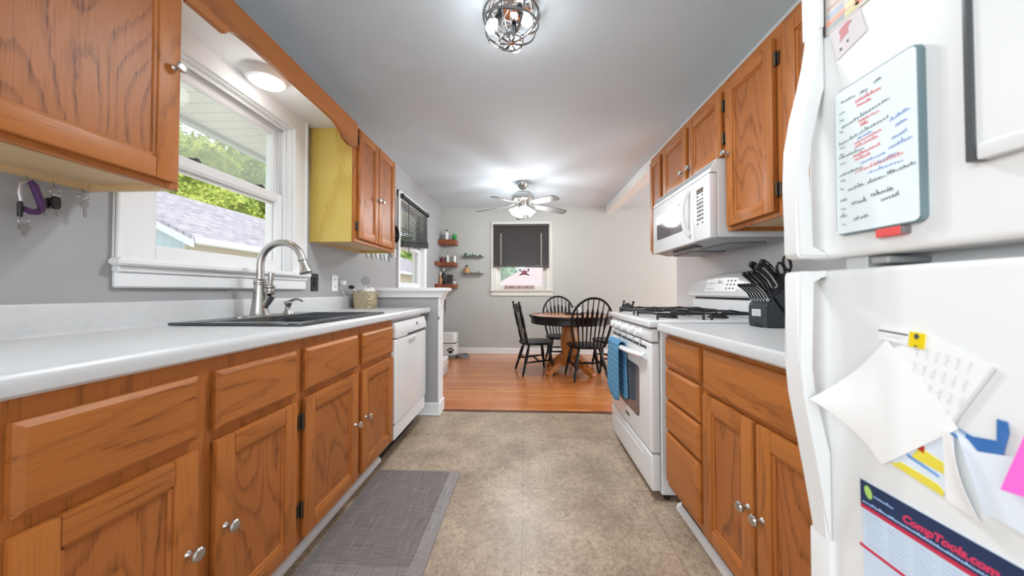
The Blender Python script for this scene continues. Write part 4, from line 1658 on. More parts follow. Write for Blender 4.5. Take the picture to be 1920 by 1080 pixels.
t = thing('key_set', 'keys on a purple lanyard strap, leftmost under the wall cabinet', 'keys', (-1.4, .85, 1.18))
hook(t, .849, 1.335)
m = MB()
strap = [(.849, 1.345), (.856, 1.332), (.864, 1.305), (.873, 1.280), (.876, 1.268), (.868, 1.259), (.854, 1.257), (.840, 1.262)]
m.tube([(-1.398 + .004 * math.sin(i), y, z) for i, (y, z) in enumerate(strap)], [.007, .009, .009, .008, .008, .009, .009, .008], 8, flat=.9)
m.build('purple_strap', mat('purple_webbing', (84, 50, 96), .8), t)
m = MB(); m.tube([(-1.395, .846, 1.342), (-1.393, .832, 1.332), (-1.393, .829, 1.305), (-1.395, .834, 1.282)], .0032, 8); m.build('clip', mat('clip_silver', (206, 206, 208), .3, .8), t)
m = MB(); m.box(-1.402, -1.393, .829, .839, 1.238, 1.280, bev=.003); m.build('buckle', black_plastic(), t)
m = MB(); kring(m, (-1.397, .841, 1.228), .009); key(m, .842, 1.221, .036, .05); m.build('key', ring_m, t)
t = thing('key_set', 'bunch of keys with a black fob, middle one under the wall cabinet', 'keys', (-1.4, .90, 1.25))
hook(t, .900, 1.338)
m = MB(); kring(m, (-1.398, .901, 1.330), .010); m.build('ring', ring_m, t)
m = MB(); m.box(-1.403, -1.390, .892, .910, 1.314, 1.321, bev=.003); m.build('clasp', mat('clip_silver', (206, 206, 208), .3, .8), t)
m = MB(); m.prism(rrect(.893, .910, 1.276, 1.314, .006), 'X', -1.402, -1.393, bev=.002); m.build('black_fob', black_plastic(), t)
m = MB(); key(m, .895, 1.308, .056, -.10, -1.408); key(m, .909, 1.308, .052, .13, -1.408); m.build('key', ring_m, t)
t = thing('key_set', 'single key on a small ring, rightmost under the wall cabinet', 'keys', (-1.4, .963, 1.25))
hook(t, .963, 1.342)
m = MB(); kring(m, (-1.398, .962, 1.330), .011); m.build('ring', ring_m, t)
m = MB(); key(m, .964, 1.318, .052, .08); m.build('key', ring_m, t)

# ------------------------------------------------------------------ beyond the second wall cabinet: pans, pennants
pan_m = mat('pan_black', (34, 35, 38), .3, .5)
for y, z, r, lab in ((3.235, 1.80, .085, 'black skillet hanging higher, against the wall beyond the yellow-sided cabinet'), (3.40, 1.645, .088, 'black skillet hanging lower, next to the dining side window')):
    t = thing('skillet', lab, 'pan', (XL + .04, y, z - r), 'skillets on the wall')
    m = MB(); m.lathe([(0, .006), (r * .82, .006), (r, .04), (r + .003, .04), (r * .84, 0), (0, 0)], (XL + .008, y, z), (1, 0, 0), 28); m.build('pan', pan_m, t)
    m = MB(); m.tube([(XL + .035, y, z + r), (XL + .028, y, z + r + .08), (XL + .02, y, z + r + .15)], [.007, .010, .009], 8, flat=.6); m.build('handle', black_plastic(), t)
m = MB(); m.box(XL, XL + .02, 3.425, 3.45, 1.43, 2.05, bev=.003)
one('hanging_rail', m, black_plastic(), 'thin black upright rail on the wall beside the dining side window', 'rail')
t = thing('pennant_garland', 'pale triangle garland on the wall below the yellow-sided cabinet', 'garland', (XL + .01, 3.1, 1.33))
m = MB(); m.tube([(XL + .006, 2.78 + .62 * i / 12, 1.425 - .02 * math.sin(PI * i / 12)) for i in range(13)], .002, 6); m.build('cord', mat('cord_white', (220, 220, 218), .8), t)
for i in range(6):
    y = 2.83 + i * .095
    m = MB(); m.prism([(y, 1.415), (y + .075, 1.412), (y + .038, 1.335)], 'X', XL + .004, XL + .008)
    m.build('pennant', mat('pennant_%d' % (i % 2), ((214, 218, 220), (176, 186, 190))[i % 2], .8), t)
m = MB()
for i in range(7):
    m.ell((XL + .035, 3.36 + .012 * math.sin(i * 2), 1.40 + .012 * i), (.03, .022, .012), n=10)
one('paper_pompom', m, mat('tissue_white', (232, 232, 232), .9), 'white paper rosette at the right end of the garland', 'decoration')

# ------------------------------------------------------------------ dining table and chairs
bp = black_paint
t = thing('dining_table', 'round pedestal dining table with a black rim in the dining room', 'table', (.56, 4.25, 0))
tx, ty = .56, 4.25
m = MB(); m.lathe([(0, .708), (.49, .708), (.512, .712), (.52, .722), (.515, .732), (.505, .736), (0, .736)], (tx, ty, 0), n=48)
m.build('tabletop', oak('table_oak', (196, 128, 84), (140, 84, 50), 'X', 8, 5, .12, seed=5), t)
m = MB(); m.lathe([(.512, .706), (.522, .709), (.528, .722), (.522, .737), (.508, .7385), (.50, .737), (.50, .706)], (tx, ty, 0), n=48, caps=False)
m.build('table_rim', bp(), t)
m = MB(); m.lathe([(.485, .636), (.498, .632), (.503, .640), (.500, .650), (.502, .708), (.485, .708)], (tx, ty, 0), n=48, caps=False)
m.build('apron', bp(), t)
wo = oak('pedestal_oak', (190, 118, 56), (128, 68, 28), 'Z', 6, 6, .3, seed=9)
m = MB(); m.lathe([(.12, .09), (.12, .14), (.10, .17), (.095, .24), (.115, .32), (.12, .42), (.10, .52), (.09, .58), (.13, .62), (.15, .66), (.15, .70)], (tx, ty, 0), n=28)
m.build('pedestal', wo, t)
for k in range(4):
    a = math.radians(38 + 90 * k)
    c_, s_ = math.cos(a), math.sin(a)
    m = MB()
    m.M = Matrix.Translation((tx, ty, 0)) @ Matrix.Rotation(a, 4, 'Z')
    m.prism([(.06, .22), (.12, .235), (.20, .19), (.28, .115), (.35, .075), (.395, .06), (.40, .03), (.385, 0), (.35, 0), (.335, .03), (.27, .05), (.18, .095), (.06, .10)], 'Y', -.032, .032, bev=.008)
    m.build('pedestal_foot', wo, t)


def seat_mesh(par, wf, wb, d):
    q = MB()
    pts = []
    for i in range(28):
        a = 2 * PI * i / 28
        x, y = math.cos(a), math.sin(a)
        e = .62
        x = math.copysign(abs(x) ** e, x)
        y = math.copysign(abs(y) ** e, y)
        w_ = wf if y > 0 else wb
        w_ = wb + (wf - wb) * (y + 1) / 2
        pts.append((x * w_, y * d))
    q.prism(pts, 'Z', .372, .402, bev=.011, seg=3)
    q.build('seat', bp(), par)


def turned(p, q_, r, n=10):
    P, Q = Vector(p), Vector(q_)
    prof = [(0, .8), (.08, 1.0), (.12, .7), (.16, 1.05), (.45, 1.25), (.62, 1.0), (.66, .65), (.70, 1.0), (.9, .8), (1, .6)]
    return [P.lerp(Q, u) for u, _ in prof], [r * k for _, k in prof]


def legs(par, wf, wb, d):
    ft = {}
    for nm, sx_, sy_ in (('fl', -1, 1), ('fr', 1, 1), ('bl', -1, -1), ('br', 1, -1)):
        w_ = wf if sy_ > 0 else wb
        top = (sx_ * w_ * .62, sy_ * d * .62, .374)
        bot = (sx_ * w_ * (.95 if sy_ > 0 else 1.05), sy_ * d * (.92 if sy_ > 0 else 1.15), 0)
        q = MB(); q.tube(*turned(top, bot, .0175), 10); q.build('leg', bp(), par)
        ft[nm] = (Vector(top), Vector(bot))
    sl = lambda n_, u: ft[n_][0].lerp(ft[n_][1], u)
    q = MB()
    L1, L2 = sl('fl', .52), sl('bl', .58)
    R1, R2 = sl('fr', .52), sl('br', .58)
    fat = [.008, .011, .014, .011, .008]
    for a, b_ in ((L1, L2), (R1, R2)):
        q.tube([a.lerp(b_, i / 4) for i in range(5)], fat, 8)
    a, b_ = L1.lerp(L2, .45), R1.lerp(R2, .45)
    q.tube([a.lerp(b_, i / 4) for i in range(5)], fat, 8)
    a, b_ = sl('bl', .45), sl('br', .45)
    q.tube([a.lerp(b_, i / 4) for i in range(5)], [.008, .01, .011, .01, .008], 8)
    q.build('stretchers', bp(), par)


def bow_chair(label):
    r = thing('bow_back_chair', label, 'chair', (0, 0, 0), 'dining chairs')
    seat_mesh(r, .235, .205, .215)
    legs(r, .225, .195, .20)
    lean = lambda z: -.165 - .24 * (z - .43) - .03 * ((z - .43) / .54) ** 2
    q = MB()
    pts = []
    for i in range(25):
        a = PI * i / 24
        x = -.232 * math.cos(a)
        z = .71 + .250 * math.sin(a)
        pts.append((x, lean(z), z))
    low = [(-.175, lean(.395), .395), (-.205, lean(.52), .52), (-.226, lean(.62), .62)]
    pts = low + pts + [(-x, y, z) for x, y, z in low[::-1]]
    q.tube(pts, .0135, 10)
    q.build('bow', bp(), r)
    for i in range(7):
        u = (i - 3) / 3
        x0, x1 = u * .125, u * .185
        zt = .71 + .250 * math.sqrt(max(0, 1 - (x1 / .232) ** 2))
        z0 = .398
        P = []
        R = []
        for k_, rr in ((0, .007), (.18, .008), (.42, .009), (.56, .0165), (.72, .0155), (.80, .0065), (1, .006)):
            z = z0 + (zt - z0) * k_
            P.append((x0 + (x1 - x0) * k_, lean(z), z))
            R.append(rr)
        q = MB(); q.tube(P, R, 8, flat=.75); q.build('spindle', bp(), r)
    return r


def post_chair(label):
    r = thing('post_back_chair', label, 'chair', (0, 0, 0), 'dining chairs')
    seat_mesh(r, .225, .20, .21)
    legs(r, .215, .19, .195)
    lean = lambda z: -.16 - .22 * (z - .43)
    for s_ in (-1, 1):
        q = MB()
        P, R = [], []
        for z, rr in ((.39, .014), (.50, .018), (.56, .012), (.60, .018), (.74, .019), (.80, .013), (.83, .018), (.872, .012), (.882, .008), (.89, .015), (.902, .016), (.912, .006)):
            P.append((s_ * (.155 + .03 * (z - .42)), lean(z), z))
            R.append(rr)
        q.tube(P, R, 10); q.build('back_post', bp(), r)
    q = MB()
    top = [(-.165 + .33 * i / 12, .872 - .035 * math.cos(2 * PI * i / 12) * .6 - .02 * math.sin(PI * i / 12) + .012) for i in range(13)]
    poly = top + [(.165, .775), (.10, .768), (0, .78), (-.10, .768), (-.165, .775)]
    q.M = Matrix.Translation((0, lean(.82), .82)) @ Matrix.Rotation(math.radians(12), 4, 'X') @ Matrix.Translation((0, 0, -.82))
    q.prism(poly, 'Y', -.009, .009, bev=.003)
    q.build('crest_rail', bp(), r)
    for i in range(3):
        x = (i - 1) * .085
        q = MB()
        q.tube([(x * .9, lean(.398), .398), (x * .95, lean(.55) - .008, .55), (x, lean(.68) - .006, .68), (x, lean(.785), .785)], [.009, .013, .014, .010], 8, flat=.5)
        q.build('back_slat', bp(), r)
    return r


ch = bow_chair('black bow-back chair on the near side of the dining table, back to the camera')
ch.location = (.72, 3.985, 0); ch.rotation_euler.z = math.radians(6)
c2_ = copy_tree(ch)
c2_['label'] = 'black bow-back chair on the far side of the dining table by the wall'
c2_.location = (.50, 4.74, 0); c2_.rotation_euler.z = math.radians(183)
ch = post_chair('black chair with knobbed back posts, left of the dining table, seen side on')
ch.location = (.12, 4.23, 0); ch.rotation_euler.z = math.radians(-75)
c2_ = copy_tree(ch)
c2_['label'] = 'black chair with knobbed posts right of the dining table, mostly behind the stove'
c2_.location = (1.10, 4.40, 0); c2_.rotation_euler.z = math.radians(93)

t = thing('serving_tray', 'low dark tray in the middle of the dining table', 'tray', (.62, 4.30, .739))
m = MB(); m.box(.50, .74, 4.22, 4.36, .739, .746, bev=.002); m.box(.50, .74, 4.22, 4.226, .744, .757); m.box(.50, .74, 4.354, 4.36, .744, .757); m.box(.50, .506, 4.22, 4.36, .744, .757); m.box(.734, .74, 4.22, 4.36, .744, .757)
m.build('tray', mat('tray_brown', (58, 40, 34), .4), t)
for nm, lab, x, y, h, r, col_, cap in (('pepper_mill', 'dark pepper mill with a pointed top, left on the tray of the dining table', .56, 4.30, .15, .017, (34, 28, 26), (34, 28, 26)),
                                       ('glass_jar', 'clear glass jar with a grey lid, middle of the tray of the dining table', .62, 4.28, .10, .025, (206, 208, 210), (110, 110, 112)),
                                       ('salt_shaker', 'small white shaker at the right of the tray on the dining table', .685, 4.29, .11, .022, (222, 222, 224), (90, 90, 94))):
    r_ = thing(nm, lab, 'condiments', (x, y, .746), 'items on the dining table')
    m = MB(); m.lathe([(r, 0), (r * 1.02, h * .1), (r * .8, h * .45), (r * .95, h * .7), (r * .7, h * .8)], (x, y, .7465), n=16); m.build('body', mat(nm + '_body', col_, .2), r_)
    m = MB(); m.lathe([(r * .75, h * .8), (r * .8, h * .86), (r * .45, h * .95), (r * .15, h * 1.0), (0, h * 1.02)], (x, y, .7465), n=14); m.build('lid', mat(nm + '_lid', cap, .3, .4), r_)

# ------------------------------------------------------------------ blinds, things on the windows
t = thing('window_blind', 'dark closed slat blind pulled half down over the far window', 'blind', (-.09, 5.38, 1.43), 'window blinds')
bk = mat('blind_charcoal', (62, 59, 57), .5)
bx0, bx1 = -.545, .37
m = MB(); m.box(bx0 - .004, bx1 + .004, 5.345, 5.392, 2.118, 2.152, bev=.003); m.build('headrail', bk, t)
m = MB()
for i in range(40):
    z = 2.11 - i * .0162
    m.M = Matrix.Translation((0, 5.37, z)) @ Matrix.Rotation(math.radians(68), 4, 'X')
    m.box(bx0, bx1, -.0115, .0115, -.0006, .0006)
m.M = Matrix.Identity(4)
m.build('slats', bk, t)
m = MB(); m.prism([(bx0, 1.448), (bx1, 1.434), (bx1, 1.462), (bx0, 1.474)], 'Y', 5.352, 5.388, bev=.003); m.build('bottom_rail', bk, t)
for x in (-.42, .245):
    m = MB(); m.box(x - .012, x + .012, 5.351, 5.3545, 1.47, 2.0); m.build('ladder_tape', mat('tape_grey', (128, 124, 120), .7), t)
m = MB(); m.tube([(.31, 5.345, 2.11), (.312, 5.342, 1.90)], .003, 6); m.build('tilt_wand', mat('wand_grey', (90, 88, 86), .4), t)

t = thing('window_blind', 'dark open slat blind hanging crooked in the dining side window', 'blind', (XL + .04, 4.08, 1.55), 'window blinds')
b2 = mat('blind_dark', (50, 50, 52), .5)
w0, w1 = 3.60, 4.545
m = MB(); m.box(XL + .020, XL + .052, w0, w1, 2.095, 2.135, bev=.004)
for yy in (w0 - .012, w1 - .006):
    m.box(XL + .016, XL + .056, yy, yy + .018, 2.088, 2.142, bev=.004)
m.build('headrail', b2, t)
m = MB()
for i in range(19):
    f_ = i / 18
    z0 = 2.075 - .44 * f_
    z1 = 2.085 - .36 * f_
    m.M = Matrix.Translation((XL + .037, (w0 + w1) / 2, (z0 + z1) / 2)) @ Matrix.Rotation(math.atan2(z1 - z0, w1 - w0), 4, 'X') @ Matrix.Rotation(math.radians(42), 4, 'Y')
    m.box(-.012, .012, -(w1 - w0) / 2, (w1 - w0) / 2, -.0007, .0007)
m.M = Matrix.Identity(4)
m.build('slats', b2, t)
m = MB()
for i in range(7):
    o_ = i * .009
    m.prism([(w0, 1.555 + o_), (w1, 1.662 + o_), (w1, 1.668 + o_), (w0, 1.561 + o_)], 'X', XL + .024 + .002 * (i % 2), XL + .050)
m.build('stacked_slats', b2, t)
m = MB(); m.prism([(w0, 1.538), (w1, 1.648), (w1, 1.664), (w0, 1.556)], 'X', XL + .022, XL + .052, bev=.003); m.build('bottom_rail', b2, t)
m = MB(); m.tube([(XL + .058, 3.74, 2.10), (XL + .060, 3.745, 1.75), (XL + .058, 3.75, 1.47)], .0045, 8); m.build('tilt_wand', b2, t)
m = MB()
for yy in (3.74, 4.4):
    m.tube([(XL + .024, yy, 2.1), (XL + .024, yy, 1.60)], .0012, 5)
m.build('ladder_cords', b2, t)
m = MB(); m.tube([(XL + .012, 4.565, 1.75), (XL + .03, 4.575, 1.72), (XL + .012, 4.565, 1.68)], .006, 8); m.box(XL, XL + .01, 4.555, 4.58, 1.66, 1.78, bev=.003)
one('cord_cleat', m, black_plastic(), 'small black cord cleat on the casing of the dining side window', 'cleat')

t = thing('suncatcher', 'small dark red creature-shaped suncatcher stuck to the far window', 'suncatcher', (-.03, 5.45, 1.33))
m = MB()
sc = mat('suncatcher_red', (146, 40, 66), .3)
cx_, cz_ = -.035, 1.345
yy0, yy1 = 5.436, 5.441
m.prism([(cx_ - .045, cz_ - .028), (cx_ + .045, cz_ - .028), (cx_ + .03, cz_ + .0), (cx_ + .055, cz_ + .03), (cx_, cz_ + .045), (cx_ - .055, cz_ + .03), (cx_ - .03, cz_)], 'Y', yy0, yy1)
m.build('body', sc, t)
dk = mat('suncatcher_dark', (58, 18, 30), .3)
for s_ in (-1, 1):
    m = MB(); m.prism([(cx_ + s_ * .02, cz_ - .02), (cx_ + s_ * .085, cz_ - .045), (cx_ + s_ * .085, cz_ - .03), (cx_ + s_ * .03, cz_ + .008)], 'Y', yy0, yy1); m.build('leg', dk, t)
    m = MB(); m.prism([(cx_ + s_ * .03, cz_ + .01), (cx_ + s_ * .085, cz_ + .04), (cx_ + s_ * .08, cz_ + .075), (cx_ + s_ * .055, cz_ + .07), (cx_ + s_ * .06, cz_ + .045)], 'Y', yy0, yy1); m.build('claw', dk, t)
    m = MB(); m.ell((cx_ + s_ * .018, yy0 - .001, cz_ + .055), (.016, .004, .016)); m.build('eye', mat('suncatcher_white', (232, 226, 228), .3), t)
t = thing('sill_sign', 'long narrow wooden sign with worn lettering on the far window sill', 'sign', (-.12, 5.40, 1.07))
m = MB(); m.box(-.372, .135, 5.385, 5.405, 1.0715, 1.140, bev=.002); m.build('board', mat('sign_dusty_rose', (186, 164, 156), .7, noise=.12, nscale=30), t)
m = MB()
rnd = random.Random(5)
x = -.345
while x < .10:
    w_ = .010 + .012 * rnd.random()
    h_ = .020 + .012 * rnd.random()
    m.box(x, x + w_, 5.3835, 5.386, 1.094, 1.094 + h_)
    if rnd.random() > .4:
        m.box(x, x + w_ * 2, 5.3835, 5.386, 1.094 + h_ * .4, 1.094 + h_ * .62)
    x += w_ + .010 + (.03 if rnd.random() > .8 else 0)
m.build('worn_lettering', mat('sign_letters', (128, 102, 100), .7), t)

# ------------------------------------------------------------------ corner shelves and what stands on them
sh = {}
for z0, z1, lab in ((1.803, 1.885, 'top brown floating shelf in the dining corner'), (1.452, 1.512, 'middle brown floating shelf in the dining corner'), (1.088, 1.158, 'bottom brown floating shelf in the dining corner')):
    m = MB(); m.box(XL + .001, -1.150, 5.21, YB - .001, z0, z1, bev=.003)
    if z0 < 1.8:
        m.box(XL + .001, XL + .06, 5.02, 5.212, z0, z1, bev=.003)
    one('floating_shelf', m, shelf_wood(), lab, 'shelf', 'brown corner shelves')


def bottle(name, label, cat, x, y, z, r, h, body, cap=None, neck=.35, nh=.3, caph=.12, group=None, mats=(.25,), lab=None):
    """shouldered bottle with a cap"""
    root = thing(name, label, cat, (x, y, z), group)
    q = MB()
    z += .0008
    if neck >= 1:
        q.lathe([(r * .95, 0), (r, h * .03), (r, h * .97), (r * .93, h)], (x, y, z), n=20)
    else:
        q.lathe([(r * .95, 0), (r, h * .03), (r, h * (1 - nh - .12)), (r * .8, h * (1 - nh - .05)), (r * neck, h * (1 - nh)), (r * neck, h * (1 - caph))], (x, y, z), n=20)
    q.build('body', mat(name + '_body_%d%d%d' % body, body, mats[0]), root)
    if cap:
        q = MB(); k_ = r * neck * 1.2 if neck < 1 else r * 1.02
        q.lathe([(k_, h * (1 - caph)), (k_, h * .99), (k_ * .85, h)], (x, y, z + .0005), n=18)
        q.build('cap', mat('cap_%d%d%d' % cap, cap, .4), root)
    if lab:
        q = MB(); q.lathe([(r * 1.01, h * .15), (r * 1.01, h * .5)], (x, y, z), n=20, caps=False)
        q.build('paper_label', mat('label_%d%d%d' % lab, lab, .6), root)
    return root


zA, zB, zC_ = 1.885, 1.512, 1.158
bottle('lotion_bottle', 'white bottle with a black cap on the top corner shelf', 'bottle', -1.312, 5.30, zA, .034, .165, (226, 226, 224), (34, 32, 32), .55, .22, .12)
bottle('spray_can', 'grey can just left of the white bottle on the top corner shelf', 'can', -1.375, 5.33, zA, .026, .095, (150, 152, 156), None, 1)
bottle('glass_jar', 'clear jar between white bottle and green ball on the top shelf', 'jar', -1.235, 5.33, zA, .032, .095, (206, 206, 200), (176, 170, 160), 1, 0, .1)
m = MB(); m.ell((-1.178, 5.285, zA + .046), (.040, .038, .046)); m.ell((-1.186, 5.278, zA + .086), (.016, .016, .012))
one('green_ornament', m, mat('ornament_green', (36, 148, 66), .5), 'round bright green ornament at the right end of the top corner shelf', 'ornament')
for i, (x, y, h, col_, lab) in enumerate(((-1.405, 5.30, .105, (96, 36, 34), 'dark red bottle at the left end of the middle corner shelf'), (-1.372, 5.27, .115, (128, 30, 36), 'red bottle second from the left on the middle corner shelf'), (-1.340, 5.30, .11, (86, 40, 38), 'maroon bottle left of the white bottle on the middle shelf'))):
    bottle('spirit_bottle', lab, 'bottle', x, y, zB, .017, h, col_, (210, 200, 196), .5, .3, .12, 'small bottles on the middle shelf')
bottle('milky_bottle', 'white bottle with a black cap on the middle corner shelf', 'bottle', -1.292, 5.29, zB, .024, .155, (228, 228, 224), (34, 32, 32), .4, .3, .1)
bottle('grey_tumbler', 'grey tumbler between white bottle and white candle on the middle shelf', 'cup', -1.225, 5.29, zB, .024, .10, (138, 136, 132), None, 1)
bottle('pillar_candle', 'white pillar candle at the right end of the middle corner shelf', 'candle', -1.176, 5.28, zB, .022, .105, (236, 234, 228), None, 1)
bottle('wine_bottle', 'dark wine bottle with a pale neck on the bottom corner shelf', 'bottle', -1.365, 5.32, zC_, .036, .27, (30, 26, 26), (226, 222, 214), .36, .34, .2, lab=(60, 52, 48))
bottle('copper_bottle', 'copper coloured bottle with a white neck at the left of the bottom shelf', 'bottle', -1.405, 5.265, zC_, .028, .20, (186, 132, 92), (228, 222, 214), .4, .42, .3)
bottle('small_jar', 'tiny jar with a dark lid at the right end of the bottom shelf', 'jar', -1.178, 5.27, zC_, .022, .075, (216, 214, 210), (48, 46, 46), .6, .3, .25)
t = thing('picture_frame', 'dark picture frame leaning on the bottom corner shelf', 'frame', (-1.275, 5.28, zC_ + .001))
m = MB(); m.M = Matrix.Translation((-1.272, 5.262, zC_ + .001)) @ Matrix.Rotation(math.radians(-14), 4, 'X') @ Matrix.Rotation(math.radians(6), 4, 'Y')
FM = m.M.copy()
m.box(-.058, .058, 0, .012, 0, .165, bev=.002); m.build('frame', mat('frame_grey', (96, 98, 102), .4, .4), t)
m = MB(); m.M = FM; m.box(-.046, .046, -.0015, .002, .014, .152); m.build('picture', mat('picture_dark', (54, 50, 54), .3), t)

for z, lab in ((1.612, 'upper glass wall shelf left of the far window'), (1.332, 'lower glass wall shelf left of the far window')):
    t = thing('glass_shelf', lab, 'shelf', (-.89, 5.36, z), 'glass shelves')
    m = MB(); m.prism([(-1.07, YB), (-.70, YB), (-.73, 5.30), (-1.04, 5.30)], 'Z', z, z + .008, bev=.001); m.build('glass_plate', mat('shelf_glass', (150, 164, 160), .1, trans=.6), t)
    m = MB()
    for x in (-1.0, -.76):
        m.box(x - .012, x + .012, YB - .05, YB, z - .014, z, bev=.003)
    m.build('bracket', mat('bracket_steel', (150, 152, 150), .3, .8), t)
gz = 1.6205
dkst = mat('pebble_dark', (44, 50, 48), .6)


def lump(name, label, cat, c, r, mt, group=None):
    q = MB(); q.ell((c[0], c[1], c[2] + r[2]), r, n=12)
    return one(name, q, mt, label, cat, group)


t = thing('potted_succulent', 'small green plant in a grey pot, left end of upper glass shelf', 'plant', (-1.005, 5.34, gz))
m = MB(); m.lathe([(.022, 0), (.028, .03), (.024, .03), (.02, .022), (0, .022)], (-1.005, 5.34, gz), n=14); m.build('pot', mat('pot_green_grey', (76, 96, 86), .5), t)
m = MB()
for i in range(9):
    a = i * 2.4
    m.ell((-1.005 + .016 * math.cos(a), 5.34 + .014 * math.sin(a), gz + .038 + .003 * (i % 3)), (.012, .010, .012), n=8)
m.build('leaves', mat('succulent_green', (72, 126, 96), .6), t)
lump('pebble', 'dark pebble beside the small potted plant on the upper glass shelf', 'pebble', (-.94, 5.34, gz), (.024, .018, .010), dkst)
m = MB()
for i in range(8):
    m.ell((-.875 + .03 * math.cos(i * 2.1), 5.34 + .012 * math.sin(i * 1.7), gz + .012 + .007 * (i % 3)), (.018, .014, .014), n=8)
one('green_sprig', m, mat('moss_green', (64, 104, 84), .7), 'low mossy green sprig in the middle of the upper glass shelf', 'plant')
lump('pebble', 'black stone at the right end of the upper glass shelf', 'pebble', (-.765, 5.34, gz), (.026, .018, .012), dkst)
gz = 1.3405
t = thing('bear_figurine', 'tan bear figurine with a dark hat on the lower glass shelf', 'figurine', (-.985, 5.34, gz))
tanm = mat('figurine_tan', (190, 146, 96), .6)
m = MB(); m.lathe([(.040, 0), (.046, .02), (.044, .045), (.030, .068), (.022, .078)], (-.985, 5.34, gz), n=18); m.ell((-.985, 5.34, gz + .092), (.026, .024, .024))
for s_ in (-1, 1):
    m.ell((-.985 + s_ * .040, 5.335, gz + .045), (.014, .014, .026), n=10)
    m.ell((-.985 + s_ * .020, 5.34, gz + .112), (.008, .006, .008), n=8)
m.build('bear_body', tanm, t)
m = MB(); m.lathe([(.030, .108), (.030, .112), (.020, .114), (.020, .134), (0, .136)], (-.985, 5.34, gz), n=14); m.build('hat', mat('hat_olive', (74, 70, 52), .7), t)
m = MB(); m.ell((-1.022, 5.322, gz + .05), (.012, .01, .018), n=10); m.build('red_pack', mat('pack_red', (120, 52, 48), .6), t)
for i, (x, r, lab) in enumerate(((-.92, (.020, .014, .008), 'flat grey-green stone next to the bear figurine'), (-.875, (.016, .012, .006), 'flattest stone in the middle of the lower glass shelf'), (-.835, (.014, .012, .011), 'small round brown stone on the lower glass shelf'))):
    lump('pebble', lab, 'pebble', (x, 5.34, gz), r, mat('stone_olive', (96, 98, 80), .7), 'stones on the lower glass shelf')
m = MB(); m.lathe([(.013, 0), (.011, .012), (.006, .03), (.003, .045), (0, .047)], (-.785, 5.34, gz), n=12)
one('cone_figurine', m, mat('cone_brown', (104, 88, 76), .6), 'small pointed brown figurine at the right end of the lower glass shelf', 'figurine')

# ------------------------------------------------------------------ floor of the dining corner
t = thing('pet_feeder', 'white automatic pet feeder with a black paw print in the dining corner', 'pet feeder', (-1.235, 5.13, 0))
px_, py_ = -1.225, 5.13
m = MB(); m.prism([(x + px_, y + py_) for x, y in rrect(-.125, .125, -.11, .13, .05)], 'Z', .05, .225, bev=.008); m.build('hopper_base', white_plastic(), t)
m = MB(); m.prism([(x + px_, y + py_) for x, y in rrect(-.123, .123, -.108, .128, .05)], 'Z', .224, .238); m.build('seam_band', mat('band_dark', (70, 70, 72), .4), t)
m = MB(); m.prism([(x + px_, y + py_) for x, y in rrect(-.122, .122, -.107, .127, .05)], 'Z', .238, .385, bev=.012); m.build('lid', white_plastic(), t)
m = MB()
for x, z, rx_, rz_ in ((.045, .10, .034, .026), (.005, .128, .013, .018), (.032, .150, .013, .018), (.062, .150, .013, .018), (.088, .126, .013, .018)):
    m.ell((px_ + x, py_ - .1095, z), (rx_, .004, rz_))
m.build('paw_print', black_plastic(), t)
m = MB(); m.prism([(x + px_, y + py_) for x, y in rrect(-.11, .12, -.17, .06, .05)], 'Z', .002, .05, bev=.01); m.build('tray_base', mat('feeder_grey', (126, 120, 118), .5), t)
t = thing('pet_bowl', 'low grey pet bowl on the floor right of the white feeder', 'bowl', (-.995, 5.09, 0))
m = MB(); m.lathe([(0, .004), (.088, .004), (.092, 0), (.105, 0), (.098, .03), (.085, .055), (.078, .055), (.070, .02), (0, .018)], (-.995, 5.09, .0005), n=28, caps=False); m.build('bowl', mat('bowl_grey', (118, 112, 110), .4, .3), t)
m = MB(); m.lathe([(0, .021), (.069, .021)], (-.995, 5.09, .0005), n=20, caps=False); m.build('water', mat('water_dark', (90, 90, 92), .05), t)
t = thing('storage_bin', 'low white lidded box behind the end of the half wall', 'box', (-1.13, 4.02, 0))
m = MB(); m.box(-1.30, -1.005, 3.85, 4.15, .002, .10, bev=.01); m.build('box_body', mat('bin_grey', (206, 208, 212), .5), t)
m = MB(); m.box(-1.305, -1.0, 3.845, 4.155, .10, .215, bev=.012); m.build('box_lid', white_plastic(), t)
t = thing('hanging_ornament', 'thin dark ornament hanging on the end of the half wall', 'ornament', (-.73, 2.86, .86))
m = MB(); m.tube([(-.726, 2.856, .985), (-.722, 2.862, .975), (-.724, 2.864, .96)], .002, 6); m.build('hook', bronze(), t)
m = MB()
for i in range(5):
    z = .955 - i * .02
    m.ell((-.724 + .003 * math.sin(i * 2), 2.866, z), (.008 - .0008 * i, .010, .012), n=8)
m.tube([(-.724, 2.866, .87), (-.722, 2.866, .83)], .0022, 6)
m.build('beads', mat('ornament_dark', (58, 56, 54), .5), t)

# ------------------------------------------------------------------ lamps
bulb_on = mat('lit_bulb', (255, 250, 240), .3, emit=5.0)
t = thing('ceiling_light', 'chrome caged flush ceiling light with bare bulbs above the kitchen aisle', 'light', (-.075, 1.60, 2.27))
lx, ly = -.075, 1.60
m = MB(); m.lathe([(.0, .0), (.105, .0), (.112, -.006), (.112, -.018), (.10, -.028), (.06, -.040), (.0, -.044)], (lx, ly, ZC), n=40); m.build('ceiling_plate', chrome(), t)
m = MB(); m.cyl((lx, ly, 2.41), (lx, ly, 2.275), .006, n=12); m.lathe([(.0, -.004), (.014, 0), (.014, .006), (0, .012)], (lx, ly, 2.268), n=16); m.build('stem', chrome(), t)
R = .140
m = MB()
cz = 2.385


